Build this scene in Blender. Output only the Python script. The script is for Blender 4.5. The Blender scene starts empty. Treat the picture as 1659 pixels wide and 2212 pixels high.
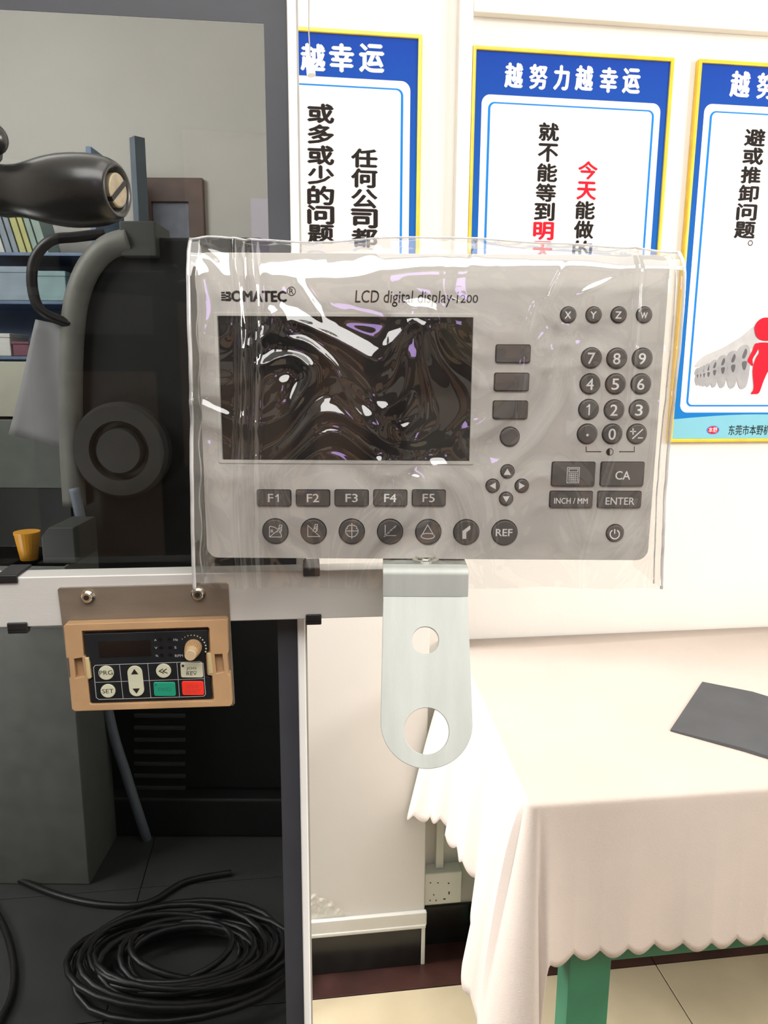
import bpy, bmesh, math, random
from mathutils import Vector, Matrix, noise
S = bpy.context.scene
C = S.collection
PI = math.pi
rnd = random.Random(7)

# ------------------------------------------------------------------ camera
F_PX, CX, CY = 1600.0, 829.5, 1106.0
PITCH, ROLL, EYE = math.radians(11.0), 0.006, 1.32
_F = Vector((0, math.cos(PITCH), -math.sin(PITCH)))
_R0 = Vector((1, 0, 0)); _U0 = Vector((0, math.sin(PITCH), math.cos(PITCH)))
_R = _R0*math.cos(ROLL) + _U0*math.sin(ROLL)
_U = _U0*math.cos(ROLL) - _R0*math.sin(ROLL)
EYEP = Vector((0, 0, EYE))
cd = bpy.data.cameras.new('camera'); cam = bpy.data.objects.new('camera', cd); C.objects.link(cam)
cam.matrix_world = Matrix(((_R.x, _U.x, -_F.x, 0), (_R.y, _U.y, -_F.y, 0), (_R.z, _U.z, -_F.z, EYE), (0, 0, 0, 1)))
cd.sensor_fit = 'VERTICAL'; cd.sensor_height = 36.0; cd.lens = 36.0*F_PX/2212.0
cd.clip_start = 0.02
S.camera = cam

# ------------------------------------------------------------------ world, lights, exposure
w = bpy.data.worlds.new('world'); S.world = w; w.use_nodes = True
w.node_tree.nodes['Background'].inputs[0].default_value = (0.9, 0.95, 1, 1)
w.node_tree.nodes['Background'].inputs[1].default_value = 0.5
S.view_settings.view_transform = 'Standard'; S.view_settings.look = 'None'
S.view_settings.gamma = 1.0; S.view_settings.use_curve_mapping = False
S.view_settings.exposure = 0.0

def area(name, loc, target, sx, sy, power, col=(1, 1, 1)):
    l = bpy.data.lights.new(name, 'AREA'); l.shape = 'RECTANGLE'; l.size = sx; l.size_y = sy
    l.energy = power; l.color = col
    o = bpy.data.objects.new(name, l); C.objects.link(o); o.location = loc
    o.rotation_euler = (Vector(target)-Vector(loc)).to_track_quat('-Z', 'Y').to_euler()
    return o
area('ceiling_light', (0.6, 0.1, 2.78), (0.6, 0.3, 0), 1.3, 1.0, 11, (1, 0.965, 0.92))
area('ceiling_light_rear', (0.1, -0.80, 2.65), (0.1, 0.5, 1.2), 2.2, 1.1, 62, (1, 0.98, 0.95))  # added fill behind the camera, brightens the console face
area('window_light_right', (1.9, 0.3, 1.75), (0.4, 1.35, 1.4), 0.35, 0.45, 20, (1, 0.955, 0.9))
area('window_light_left', (-1.45, 1.20, 0.62), (0.15, 1.10, 0.52), 0.4, 0.35, 30, (1, 0.98, 0.97))
area('far_window_light', (-1.7, 1.3, 2.3), (-0.5, 3.1, 2.0), 0.8, 0.8, 110, (1, 0.98, 0.96))  # unseen fill added to brighten the far wall behind the panel
area('violet_lamp', (0.06, -0.98, 1.67), (0.0, 0.5, 1.5), 0.19, 0.17, 0.6, (0.62, 0.42, 1.0))  # added unseen light, placed to reflect as a lilac glow in panel and film

# ------------------------------------------------------------------ helpers
def ray(px, py):
    return (px-CX)/F_PX*_R - (py-CY)/F_PX*_U + _F
def atY(px, py, Y):
    d = ray(px, py); return EYEP + d*(Y/d.y)
def atZ(px, py, Z):
    d = ray(px, py); return EYEP + d*((Z-EYE)/d.z)

class Frame:
    """local x right, y into the room, z up (turned by yaw, tilted by tilt)"""
    def __init__(s, loc, yaw=0.0, tilt=0.0):
        s.loc = Vector(loc); s.yaw = yaw; s.tilt = tilt
        s.M = Matrix.Translation(s.loc) @ Matrix.Rotation(yaw, 4, 'Z') @ Matrix.Rotation(tilt, 4, 'X')
        s.I = s.M.inverted()
    def p(s, px, py, y=0.0):
        o = s.I @ EYEP; d = s.I.to_3x3() @ ray(px, py)
        t = (y-o.y)/d.y; q = o + d*t
        return Vector((q.x, y, q.z))
    def xz(s, px, py, y=0.0):
        q = s.p(px, py, y); return (q.x, q.z)

def _inp(b, n, v):
    if n in b.inputs: b.inputs[n].default_value = v
def mat(name, col, rough=0.5, metal=0.0, var=0.0, vscale=20.0, bump=0.0, bscale=200.0, spec=0.5, stretch=None, col2=None, emit=0.0):
    m = bpy.data.materials.new(name); m.use_nodes = True; nt = m.node_tree; b = nt.nodes['Principled BSDF']
    b.inputs['Base Color'].default_value = (*col, 1); b.inputs['Roughness'].default_value = rough
    b.inputs['Metallic'].default_value = metal; _inp(b, 'Specular IOR Level', spec)
    tc = nt.nodes.new('ShaderNodeTexCoord'); vec = tc.outputs['Object']
    if stretch:
        mp = nt.nodes.new('ShaderNodeMapping'); mp.inputs['Scale'].default_value = stretch
        nt.links.new(vec, mp.inputs[0]); vec = mp.outputs[0]
    if var > 0 or col2:
        n = nt.nodes.new('ShaderNodeTexNoise'); n.inputs['Scale'].default_value = vscale; n.inputs['Detail'].default_value = 5
        nt.links.new(vec, n.inputs['Vector'])
        r = nt.nodes.new('ShaderNodeValToRGB'); e = r.color_ramp.elements
        e[0].position = 0.35; e[1].position = 0.65
        c2 = col2 or tuple(min(1, c*(1+var)) for c in col)
        e[0].color = (*[c*(1-var) for c in col], 1); e[1].color = (*c2, 1)
        nt.links.new(n.outputs['Fac'], r.inputs[0]); nt.links.new(r.outputs[0], b.inputs['Base Color'])
    if bump > 0:
        n2 = nt.nodes.new('ShaderNodeTexNoise'); n2.inputs['Scale'].default_value = bscale; n2.inputs['Detail'].default_value = 4
        nt.links.new(vec, n2.inputs['Vector'])
        bp = nt.nodes.new('ShaderNodeBump'); bp.inputs['Strength'].default_value = bump; bp.inputs['Distance'].default_value = 0.002
        nt.links.new(n2.outputs['Fac'], bp.inputs['Height']); nt.links.new(bp.outputs[0], b.inputs['Normal'])
    return m
def glassy(name, tint, gloss=0.06, edge=0.5, rough=0.02, haze=0.0, hcol=(1, 1, 1), noise_rough=False):
    m = bpy.data.materials.new(name); m.use_nodes = True; nt = m.node_tree; nt.nodes.clear()
    out = nt.nodes.new('ShaderNodeOutputMaterial')
    t = nt.nodes.new('ShaderNodeBsdfTransparent'); t.inputs[0].default_value = (*tint, 1)
    g = nt.nodes.new('ShaderNodeBsdfGlossy'); g.inputs['Roughness'].default_value = rough
    lw = nt.nodes.new('ShaderNodeLayerWeight'); lw.inputs[0].default_value = 0.25
    mr = nt.nodes.new('ShaderNodeMapRange'); mr.inputs['To Min'].default_value = gloss; mr.inputs['To Max'].default_value = edge
    nt.links.new(lw.outputs['Fresnel'], mr.inputs['Value'])
    mx = nt.nodes.new('ShaderNodeMixShader')
    nt.links.new(mr.outputs[0], mx.inputs[0]); nt.links.new(t.outputs[0], mx.inputs[1]); nt.links.new(g.outputs[0], mx.inputs[2])
    last = mx
    if haze > 0:
        d = nt.nodes.new('ShaderNodeBsdfDiffuse'); d.inputs[0].default_value = (*hcol, 1)
        m2 = nt.nodes.new('ShaderNodeMixShader')
        n = nt.nodes.new('ShaderNodeTexNoise'); n.inputs['Scale'].default_value = 14; n.inputs['Detail'].default_value = 3
        tc = nt.nodes.new('ShaderNodeTexCoord'); nt.links.new(tc.outputs['Object'], n.inputs['Vector'])
        r = nt.nodes.new('ShaderNodeMapRange'); r.inputs['From Min'].default_value = 0.45; r.inputs['From Max'].default_value = 0.6
        r.inputs['To Min'].default_value = haze*0.4; r.inputs['To Max'].default_value = haze
        nt.links.new(n.outputs['Fac'], r.inputs['Value']); nt.links.new(r.outputs[0], m2.inputs[0])
        nt.links.new(mx.outputs[0], m2.inputs[1]); nt.links.new(d.outputs[0], m2.inputs[2]); last = m2
    nt.links.new(last.outputs[0], out.inputs[0])
    return m

def prop(o, label=None, cat=None, group=None, kind=None):
    if label: o['label'] = label
    if cat: o['category'] = cat
    if group: o['group'] = group
    if kind: o['kind'] = kind
    return o
def thing(name, label, cat, frame=None, loc=None, group=None, kind=None):
    o = bpy.data.objects.new(name, None); C.objects.link(o); o.empty_display_size = 0.02
    if frame: o.matrix_world = frame.M
    elif loc is not None: o.location = loc
    return prop(o, label, cat, group, kind)
def obj(name, bm, m, parent=None, bevel=0.0, seg=2, smooth=False, loc=None, subsurf=0, frame=None, solid=0.0):
    if isinstance(bm, bpy.types.Mesh): me = bm
    else:
        me = bpy.data.meshes.new(name); bm.to_mesh(me); bm.free()
    if not me.materials:
        for x in (m if isinstance(m, (list, tuple)) else [m]): me.materials.append(x)
    o = bpy.data.objects.new(name, me); C.objects.link(o)
    if frame: o.matrix_world = frame.M
    if parent: o.parent = parent
    if loc is not None: o.location = loc
    if smooth or bevel > 0:
        for f in me.polygons: f.use_smooth = True
    if solid: md = o.modifiers.new('solid', 'SOLIDIFY'); md.thickness = solid
    if bevel > 0:
        md = o.modifiers.new('bevel', 'BEVEL'); md.width = bevel; md.segments = seg; md.limit_method = 'ANGLE'; md.angle_limit = math.radians(40)
        wn = o.modifiers.new('wn', 'WEIGHTED_NORMAL'); wn.keep_sharp = True
    if subsurf: md = o.modifiers.new('sub', 'SUBSURF'); md.levels = subsurf; md.render_levels = subsurf
    return o
def B(): return bmesh.new()
def box(bm, x0, x1, y0, y1, z0, z1, mi=0):
    v = [bm.verts.new(c) for c in ((x0,y0,z0),(x1,y0,z0),(x1,y1,z0),(x0,y1,z0),(x0,y0,z1),(x1,y0,z1),(x1,y1,z1),(x0,y1,z1))]
    for f in ((0,3,2,1),(4,5,6,7),(0,1,5,4),(1,2,6,5),(2,3,7,6),(3,0,4,7)):
        bm.faces.new([v[i] for i in f]).material_index = mi
    return bm
def hexa(bm, a, b):
    """solid between two 4-point loops"""
    va = [bm.verts.new(p) for p in a]; vb = [bm.verts.new(p) for p in b]
    bm.faces.new(va); bm.faces.new(vb[::-1])
    for i in range(4): bm.faces.new((va[i], vb[i], vb[(i+1)%4], va[(i+1)%4]))
    bmesh.ops.recalc_face_normals(bm, faces=bm.faces[:]); return bm
def rr(x0, z0, x1, z1, r, seg=5):
    if x0 > x1: x0, x1 = x1, x0
    if z0 > z1: z0, z1 = z1, z0
    r = min(r, (x1-x0)/2*0.999, (z1-z0)/2*0.999); out = []
    for cx, cz, a0 in ((x1-r, z1-r, 0), (x0+r, z1-r, 90), (x0+r, z0+r, 180), (x1-r, z0+r, 270)):
        for k in range(seg+1):
            a = math.radians(a0+90*k/seg); out.append((cx+r*math.cos(a), cz+r*math.sin(a)))
    return out
def circ(cx, cz, r, n=28, rz=None, a0=0):
    rz = rz or r
    return [(cx+r*math.cos(a0+2*PI*k/n), cz+rz*math.sin(a0+2*PI*k/n)) for k in range(n)]
def prism(bm, pts, y0, y1, mi=0):
    """polygon pts (x,z) extruded between y0 (front) and y1 (back)"""
    a = [bm.verts.new((x, y0, z)) for x, z in pts]; b = [bm.verts.new((x, y1, z)) for x, z in pts]; n = len(pts)
    fs = [bm.faces.new(a), bm.faces.new(b[::-1])]
    for i in range(n): fs.append(bm.faces.new((a[(i+1)%n], a[i], b[i], b[(i+1)%n])))
    for f in fs: f.material_index = mi
    bmesh.ops.recalc_face_normals(bm, faces=fs)
    return bm
def plate(bm, outer, holes, y0, y1):
    """plate with holes"""
    edges = []
    for lp in [outer]+holes:
        vs = [bm.verts.new((x, y0, z)) for x, z in lp]
        edges += [bm.edges.new((vs[i], vs[(i+1) % len(vs)])) for i in range(len(vs))]
    r = bmesh.ops.triangle_fill(bm, edges=edges, use_beauty=True, use_dissolve=False)
    fs = [g for g in r['geom'] if isinstance(g, bmesh.types.BMFace)]
    ex = bmesh.ops.extrude_face_region(bm, geom=fs)
    for g in ex['geom']:
        if isinstance(g, bmesh.types.BMVert): g.co.y = y1
    bmesh.ops.recalc_face_normals(bm, faces=bm.faces[:]); return bm
def flat(bm, pts, y, mi=0):
    f = bm.faces.new([bm.verts.new((x, y, z)) for x, z in pts]); f.material_index = mi
    f.normal_update()
    if f.normal.y > 0: f.normal_flip()
    return bm
def stroke(bm, pts, wd, y, closed=False):
    n = len(pts); P = [Vector((a, 0, b)) for a, b in pts]; L = []; Rr = []
    for i in range(n):
        if closed: a, b = P[(i-1) % n], P[(i+1) % n]; d1 = (P[i]-a); d2 = (b-P[i])
        else:
            d1 = P[i]-P[i-1] if i > 0 else P[1]-P[0]; d2 = P[i+1]-P[i] if i < n-1 else P[i]-P[i-1]
        d1 = d1.normalized(); d2 = d2.normalized(); n1 = Vector((-d1.z, 0, d1.x)); n2 = Vector((-d2.z, 0, d2.x))
        m = (n1+n2); m = m.normalized() if m.length > 1e-6 else n1
        k = wd/2/max(0.5, m.dot(n1))
        L.append(bm.verts.new((P[i].x+m.x*k, y, P[i].z+m.z*k))); Rr.append(bm.verts.new((P[i].x-m.x*k, y, P[i].z-m.z*k)))
    for i in range(n if closed else n-1):
        j = (i+1) % n; f = bm.faces.new((L[i], L[j], Rr[j], Rr[i])); f.normal_update()
        if f.normal.y > 0: f.normal_flip()
    return bm
def ring(bm, cx, cz, r0, r1, y, n=32, rz=1.0):
    for k in range(n):
        a, b = 2*PI*k/n, 2*PI*(k+1)/n
        flat(bm, [(cx+r0*math.cos(a), cz+r0*rz*math.sin(a)), (cx+r1*math.cos(a), cz+r1*rz*math.sin(a)), (cx+r1*math.cos(b), cz+r1*rz*math.sin(b)), (cx+r0*math.cos(b), cz+r0*rz*math.sin(b))], y)
    return bm
def tube(bm, pts, r, n=10, caps=True, mi=0):
    P = [Vector(p) for p in pts]; N = len(P); R = r if isinstance(r, (list, tuple)) else [r]*N; rings = []
    t = (P[1]-P[0]).normalized(); ref = Vector((0, 0, 1)) if abs(t.z) < 0.9 else Vector((1, 0, 0))
    u = t.cross(ref).normalized()
    for i in range(N):
        t = ((P[i+1] if i < N-1 else P[i])-(P[i-1] if i > 0 else P[i])).normalized()
        u = (u - t*u.dot(t)).normalized(); v = t.cross(u)
        rings.append([bm.verts.new(P[i]+(u*math.cos(2*PI*k/n)+v*math.sin(2*PI*k/n))*R[i]) for k in range(n)])
    fs = []
    for i in range(N-1):
        for k in range(n): fs.append(bm.faces.new((rings[i][k], rings[i][(k+1)%n], rings[i+1][(k+1)%n], rings[i+1][k])))
    if caps: fs.append(bm.faces.new(rings[0][::-1])); fs.append(bm.faces.new(rings[-1]))
    for f in fs: f.material_index = mi
    bmesh.ops.recalc_face_normals(bm, faces=fs)
    return bm
def lathe(bm, prof, origin=(0, 0, 0), axis='y', n=32, flute=None):
    """prof: (t, r) along axis"""
    rings = []; o = Vector(origin)
    for i, (t, r) in enumerate(prof):
        row = []
        for k in range(n):
            a = 2*PI*k/n; q = r*(1+(flute if (flute and k % 2 and 0 < i < len(prof)-1) else 0))
            c, s_ = q*math.cos(a), q*math.sin(a)
            row.append(bm.verts.new(o+Vector({'x': (t, c, s_), 'y': (c, t, s_), 'z': (c, s_, t)}[axis])))
        rings.append(row)
    for i in range(len(rings)-1):
        for k in range(n): bm.faces.new((rings[i][k], rings[i][(k+1)%n], rings[i+1][(k+1)%n], rings[i+1][k]))
    bm.faces.new(rings[0]); bm.faces.new(rings[-1][::-1])
    bmesh.ops.recalc_face_normals(bm, faces=bm.faces[:]); return bm
def spline(pts, n=8, closed=False):
    P = [Vector(p) for p in pts]; out = []; N = len(P)
    for i in range(N if closed else N-1):
        a = P[(i-1) % N] if (closed or i > 0) else P[i]; b = P[i]; c = P[(i+1) % N]; d = P[(i+2) % N] if (closed or i < N-2) else c
        for k in range(n):
            t = k/n
            out.append(0.5*((2*b)+(c-a)*t+(2*a-5*b+4*c-d)*t*t+(3*b-a-3*c+d)*t*t*t))
    if not closed: out.append(P[-1])
    return out

def text_mesh(s, x0, z0, x1, z1, y, bold=0.0, shear=0.0, keep=False, res=3):
    """text fitted into the box x0..x1, z0..z1 (local), facing -y"""
    cu = bpy.data.curves.new('lettering', 'FONT'); cu.body = s; cu.size = 1.0; cu.resolution_u = res
    cu.shear = shear; cu.space_line = 0.85; cu.align_x = 'CENTER'
    o = bpy.data.objects.new('lettering', cu); C.objects.link(o)
    bpy.context.view_layer.update()
    me = bpy.data.meshes.new_from_object(o.evaluated_get(bpy.context.evaluated_depsgraph_get()))
    bpy.data.objects.remove(o); bpy.data.curves.remove(cu)
    vs = me.vertices
    if not len(vs): return me
    ax, bx = min(v.co.x for v in vs), max(v.co.x for v in vs); az, bz = min(v.co.y for v in vs), max(v.co.y for v in vs)
    if z1 < z0: z0, z1 = z1, z0
    sx = (x1-x0)/max(1e-6, bx-ax); sz = (z1-z0)/max(1e-6, bz-az)
    if keep: sx = sz = min(sx, sz)
    cx, cz = (x0+x1)/2, (z0+z1)/2
    for v in vs:
        v.co = ((v.co.x-(ax+bx)/2)*sx+cx, y, (v.co.y-(az+bz)/2)*sz+cz)
    me.materials.clear()
    if bold > 0:
        k = bold*0.9*max(sz, sx*0.9); bm = bmesh.new()
        for (du, dv) in ((1, 0), (-1, 0), (0, 1), (0, -1)):
            n0 = len(bm.verts); bm.from_mesh(me); bm.verts.ensure_lookup_table()
            for v in bm.verts[n0:]: v.co.x += du*k; v.co.z += dv*k*0.7; v.co.y -= 0.00001*(du+2*dv)
        bm.to_mesh(me); bm.free()
    return me
def one_glyph(bm, x0, z0, x1, z1, y):
    w_ = (x1-x0)
    flat(bm, [(x1-w_*0.36, z0), (x1, z0), (x1, z1), (x1-w_*0.30, z1), (x1-w_*0.36, z1-w_*0.1)], y)
    flat(bm, [(x1-w_*0.30, z1), (x1-w_*0.62, z1-w_*0.42), (x0, z1-w_*0.66), (x0, z1-w_*0.98), (x1-w_*0.36, z1-w_*0.70)], y-0.00002)
def joinmesh(meshes):
    bm = bmesh.new()
    for m in meshes: bm.from_mesh(m); bpy.data.meshes.remove(m)
    return bm
def pxtext(fr, s, px0, py0, px1, py1, y, **k):
    a = fr.p(px0, py1, y); b = fr.p(px1, py0, y)
    return text_mesh(s, a.x, a.z, b.x, b.z, y, **k)

# ------------------------------------------------------------------ materials
M_wall = mat('white_plaster', (0.81, 0.775, 0.725), 0.85, var=0.03, vscale=3, bump=0.15, bscale=90)
M_trimw = mat('white_paint_trim', (0.84, 0.82, 0.76), 0.5, var=0.03, vscale=8)
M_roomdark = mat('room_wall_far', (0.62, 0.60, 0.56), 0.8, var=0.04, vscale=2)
M_ceil = mat('ceiling_paint', (0.8, 0.8, 0.78), 0.9, var=0.02)
M_blacktile = mat('black_skirting_tile', (0.012, 0.012, 0.011), 0.22, var=0.4, vscale=30)
M_brown = mat('brown_border_tile', (0.055, 0.022, 0.017), 0.35, var=0.25, vscale=9)
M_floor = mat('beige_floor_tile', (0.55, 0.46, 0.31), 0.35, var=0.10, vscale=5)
M_floordim = mat('grey_floor_tile', (0.055, 0.058, 0.056), 0.4, var=0.15, vscale=6)  # beige floor with the dimness behind the panel put into its colour
M_grout = mat('dark_grout', (0.03, 0.03, 0.03), 0.9, var=0.2)
M_case = mat('grey_moulded_casing', (0.62, 0.605, 0.57), 0.55, var=0.02, vscale=60, bump=0.12, bscale=1500)
M_lip = mat('pale_bezel_lip', (0.62, 0.61, 0.57), 0.45, var=0.03, vscale=60)
M_screen = mat('black_display_glass', (0.006, 0.006, 0.007), 0.05, var=0.2, vscale=10, spec=0.6)
M_key = mat('dark_grey_key', (0.115, 0.108, 0.102), 0.42, var=0.08, vscale=120)
M_darkring = mat('key_gap_shadow_rubber', (0.02, 0.02, 0.02), 0.8, var=0.1)  # dark ring standing in for shade in the gap round each key
M_white = mat('white_print', (0.88, 0.88, 0.87), 0.6, var=0.01)
M_dark = mat('dark_print', (0.018, 0.014, 0.013), 0.6, var=0.1)
M_steel = mat('brushed_zinc_steel', (0.43, 0.45, 0.42), 0.6, metal=0.25, var=0.07, vscale=14, stretch=(4, 1, 0.7), bump=0.05, bscale=300)
M_alu = mat('satin_aluminium_bar', (0.66, 0.65, 0.62), 0.5, metal=0.25, var=0.05, vscale=12, stretch=(0.5, 1, 3), bump=0.04, bscale=300)
M_chrome = mat('bright_chrome', (0.75, 0.74, 0.66), 0.15, metal=1.0, var=0.05)
M_hole = mat('black_socket', (0.01, 0.01, 0.01), 0.7, var=0.1)
M_rubber = mat('black_rubber', (0.012, 0.011, 0.012), 0.4, var=0.2, vscale=60)
M_tanplate = mat('bronze_tinted_plate', (0.215, 0.175, 0.135), 0.45, metal=0.35, var=0.10, vscale=20, stretch=(1, 1, 3), bump=0.04)
M_tan = mat('tan_plastic', (0.43, 0.265, 0.135), 0.5, var=0.08, vscale=30, bump=0.05, bscale=900)
M_tan2 = mat('yellowed_clip_plastic', (0.48, 0.38, 0.2), 0.45, var=0.05)
M_memb = mat('black_membrane', (0.009, 0.011, 0.013), 0.35, var=0.2)
M_led = mat('led_window', (0.006, 0.004, 0.004), 0.15, var=0.2)
M_cream = mat('cream_button', (0.52, 0.52, 0.38), 0.45, var=0.04, vscale=60)
M_green = mat('green_button', (0.012, 0.27, 0.16), 0.4, var=0.05)
M_red = mat('red_button', (0.80, 0.035, 0.02), 0.4, var=0.05)
M_greyp = mat('grey_print', (0.2, 0.2, 0.2), 0.6, var=0.05)
M_frost = mat('frosted_border_print', (0.035, 0.037, 0.045), 0.55, var=0.1)
M_edgew = mat('white_edge_profile', (0.86, 0.85, 0.82), 0.4, var=0.02)
M_glass = glassy('smoked_glass', (0.39, 0.395, 0.39), gloss=0.01, edge=0.35)
M_film = glassy('clear_plastic_film', (0.985, 0.98, 0.97), gloss=0.085, edge=0.85, rough=0.025, haze=0.014, hcol=(0.95, 0.92, 0.88))
M_seam = glassy('welded_plastic_seam', (0.85, 0.85, 0.85), gloss=0.35, edge=0.95, rough=0.08, haze=0.45)
M_grip = mat('black_bakelite_grip', (0.014, 0.014, 0.013), 0.27, var=0.1)
M_brass = mat('brass_screw', (0.34, 0.29, 0.20), 0.4, metal=0.5, var=0.15, vscale=200)
M_cloth = mat('cream_tablecloth', (0.555, 0.48, 0.425), 0.9, var=0.03, vscale=6, bump=0.25, bscale=700)
M_greenp = mat('green_table_paint', (0.015, 0.155, 0.08), 0.5, var=0.1, vscale=20)
M_pouch = mat('dark_grey_sheet', (0.068, 0.070, 0.075), 0.75, var=0.08, vscale=15)
M_yellow = mat('yellow_frame', (0.80, 0.53, 0.03), 0.3, var=0.08, vscale=30)
M_bluel = mat('light_blue_line', (0.01, 0.22, 0.66), 0.5, var=0.02)
M_pwhite = mat('poster_white', (0.80, 0.76, 0.74), 0.45, var=0.02, vscale=2)
M_pband = mat('poster_white_band', (0.85, 0.85, 0.87), 0.45, var=0.01)
M_aqua = mat('aqua_print', (0.22, 0.52, 0.62), 0.5, var=0.02)
M_tred = mat('red_print', (0.66, 0.012, 0.03), 0.5, var=0.02)
M_fig = mat('grey_figure_print', (0.36, 0.355, 0.36), 0.5, var=0.12, vscale=30)
M_figd = mat('shaded_figure_print', (0.13, 0.125, 0.13), 0.5, var=0.15, vscale=30)
M_figl = mat('pale_figure_print', (0.52, 0.51, 0.51), 0.5, var=0.08, vscale=30)
M_black = mat('black_enamel', (0.008, 0.009, 0.009), 0.5, var=0.2)
M_rim = mat('grey_rim_enamel', (0.20, 0.20, 0.18), 0.5, var=0.1)
M_dgrey = mat('dark_grey_enamel', (0.06, 0.065, 0.06), 0.5, var=0.1)
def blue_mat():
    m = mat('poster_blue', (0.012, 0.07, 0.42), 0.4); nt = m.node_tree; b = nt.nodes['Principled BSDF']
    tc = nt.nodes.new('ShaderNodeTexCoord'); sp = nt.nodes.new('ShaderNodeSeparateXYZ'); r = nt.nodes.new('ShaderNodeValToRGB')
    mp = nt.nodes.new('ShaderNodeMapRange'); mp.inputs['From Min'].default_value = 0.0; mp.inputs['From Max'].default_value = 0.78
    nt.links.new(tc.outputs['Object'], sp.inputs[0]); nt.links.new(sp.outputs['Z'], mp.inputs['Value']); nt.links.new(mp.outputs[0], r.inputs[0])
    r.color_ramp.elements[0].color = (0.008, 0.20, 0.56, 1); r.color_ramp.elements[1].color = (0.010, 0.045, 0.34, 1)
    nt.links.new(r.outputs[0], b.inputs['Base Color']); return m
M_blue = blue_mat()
for m_ in (M_blue, M_dark, M_tred, M_bluel, M_aqua, M_fig, M_figd, M_figl, M_pwhite):
    b_ = m_.node_tree.nodes['Principled BSDF']; b_.inputs['Roughness'].default_value = 0.7; b_.inputs['Specular IOR Level'].default_value = 0.15

# ------------------------------------------------------------------ setting: walls, floor
TW = math.radians(7.5)
WALLP = atZ(1340, 1367, 0.745)                       # where the table meets the wall
W = Frame((WALLP.x, WALLP.y, 0), TW)                 # recessed wall
PIL_D = 0.055
Pl = Frame(W.M @ Vector((0, -PIL_D, 0)), TW)         # pillar front
def struct(name, bm, m, frame=None, **k):
    o = obj(name, bm, m, frame=frame, **k); o['kind'] = 'structure'; return o
xp1 = Pl.p(953, 60).x; xp0 = Pl.p(603, 300).x
bm = B(); box(bm, xp1-0.05, 2.2, 0, 0.12, 0, 2.85); struct('wall_back', bm, M_wall, W)
bm = B(); box(bm, xp0, xp1, 0, 0.25, 0, 2.85); struct('wall_pillar', bm, M_wall, Pl, bevel=0.003)
bm = B(); box(bm, xp0, xp0+0.1, 0.25, 1.8, 0, 2.85); struct('wall_side', bm, M_roomdark, Pl)
bm = B(); box(bm, -2.3, 0.4, 3.15, 3.25, 0, 2.85); struct('wall_far', bm, M_roomdark)
bm = B(); box(bm, -2.3, -2.2, -2.2, 3.2, 0, 2.85); struct('wall_left', bm, M_wall)
bm = B(); box(bm, 2.35, 2.45, -2.2, 2.2, 0, 2.85); struct('wall_right', bm, M_wall)
bm = B(); box(bm, -2.3, 2.45, -2.3, -2.2, 0, 2.85)
M_rear = mat('rear_wall_brown_cream', (0.035, 0.024, 0.018), 0.7, col2=(0.16, 0.10, 0.075), vscale=1.5); struct('wall_rear', bm, M_rear)
pcols = [(0.62, 0.55, 0.47), (0.66, 0.36, 0.21), (0.75, 0.50, 0.34), (0.42, 0.39, 0.37), (0.78, 0.72, 0.66), (0.48, 0.26, 0.16), (0.02, 0.02, 0.02), (0.6, 0.5, 0.25)]
for k, (x_, z_, w_, h_, c_) in enumerate([(-1.9, 0.2, 0.5, 1.5, 1), (-1.3, 0.5, 0.4, 0.9, 0), (-1.25, 1.6, 0.5, 0.5, 4), (-0.75, 0.1, 0.35, 1.2, 2), (-0.7, 1.45, 0.3, 0.35, 3), (-0.3, 0.9, 0.22, 0.7, 1),
        (-0.25, 1.75, 0.4, 0.5, 2), (0.1, 0.3, 0.3, 0.9, 4), (0.25, 1.35, 0.18, 0.3, 7), (0.5, 0.8, 0.35, 0.8, 5), (0.5, 1.8, 0.5, 0.6, 3), (0.95, 0.1, 0.45, 1.6, 0), (1.5, 0.6, 0.4, 1.1, 2), (2.0, 0.3, 0.3, 1.8, 4)]):
    bm = B(); box(bm, x_, x_+w_, -2.2, -2.17, z_, z_+h_); struct('trim_%d' % (k+10), bm, mat('rear_board', pcols[c_], 0.6, var=0.08), bevel=0.004)  # unseen boards added to give the crumpled film shapes to reflect
bm = B(); box(bm, -2.3, 2.45, -2.3, 3.25, 2.85, 2.95); struct('ceiling', bm, M_ceil)
# floor base with brown border and individual tiles
bm = B(); box(bm, -2.3, 2.45, -2.3, 3.25, -0.1, -0.004); flo = struct('floor', bm, M_grout)
fb = Pl.p(840, 2142)   # placeholder to keep the frame explicit
q = atZ(840, 2142, 0.0); border_y = (Pl.I @ q).y     # front edge of the brown border, pillar frame
FL = Frame(Pl.loc, TW)
def child_tile(x0, x1, y0, y1, m, name='tile'):
    bm = B(); box(bm, x0+0.0012, x1-0.0012, y0+0.0012, y1-0.0012, -0.004, 0)
    o = obj(name, bm, m, bevel=0.0008, seg=1); o.parent = flo; o.matrix_local = FL.M; return o
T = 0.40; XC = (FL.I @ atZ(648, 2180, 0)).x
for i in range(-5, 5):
    xa_ = XC+i*T; m_ = M_floor if i >= 0 else M_floordim
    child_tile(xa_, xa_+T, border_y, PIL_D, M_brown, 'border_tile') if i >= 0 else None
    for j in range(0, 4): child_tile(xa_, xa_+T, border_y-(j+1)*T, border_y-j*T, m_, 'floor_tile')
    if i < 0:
        for j in range(0, 5): child_tile(xa_, xa_+T-(0.0 if i < -1 else 0.0), border_y+j*T, border_y+(j+1)*T, M_floordim, 'floor_tile')
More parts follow.
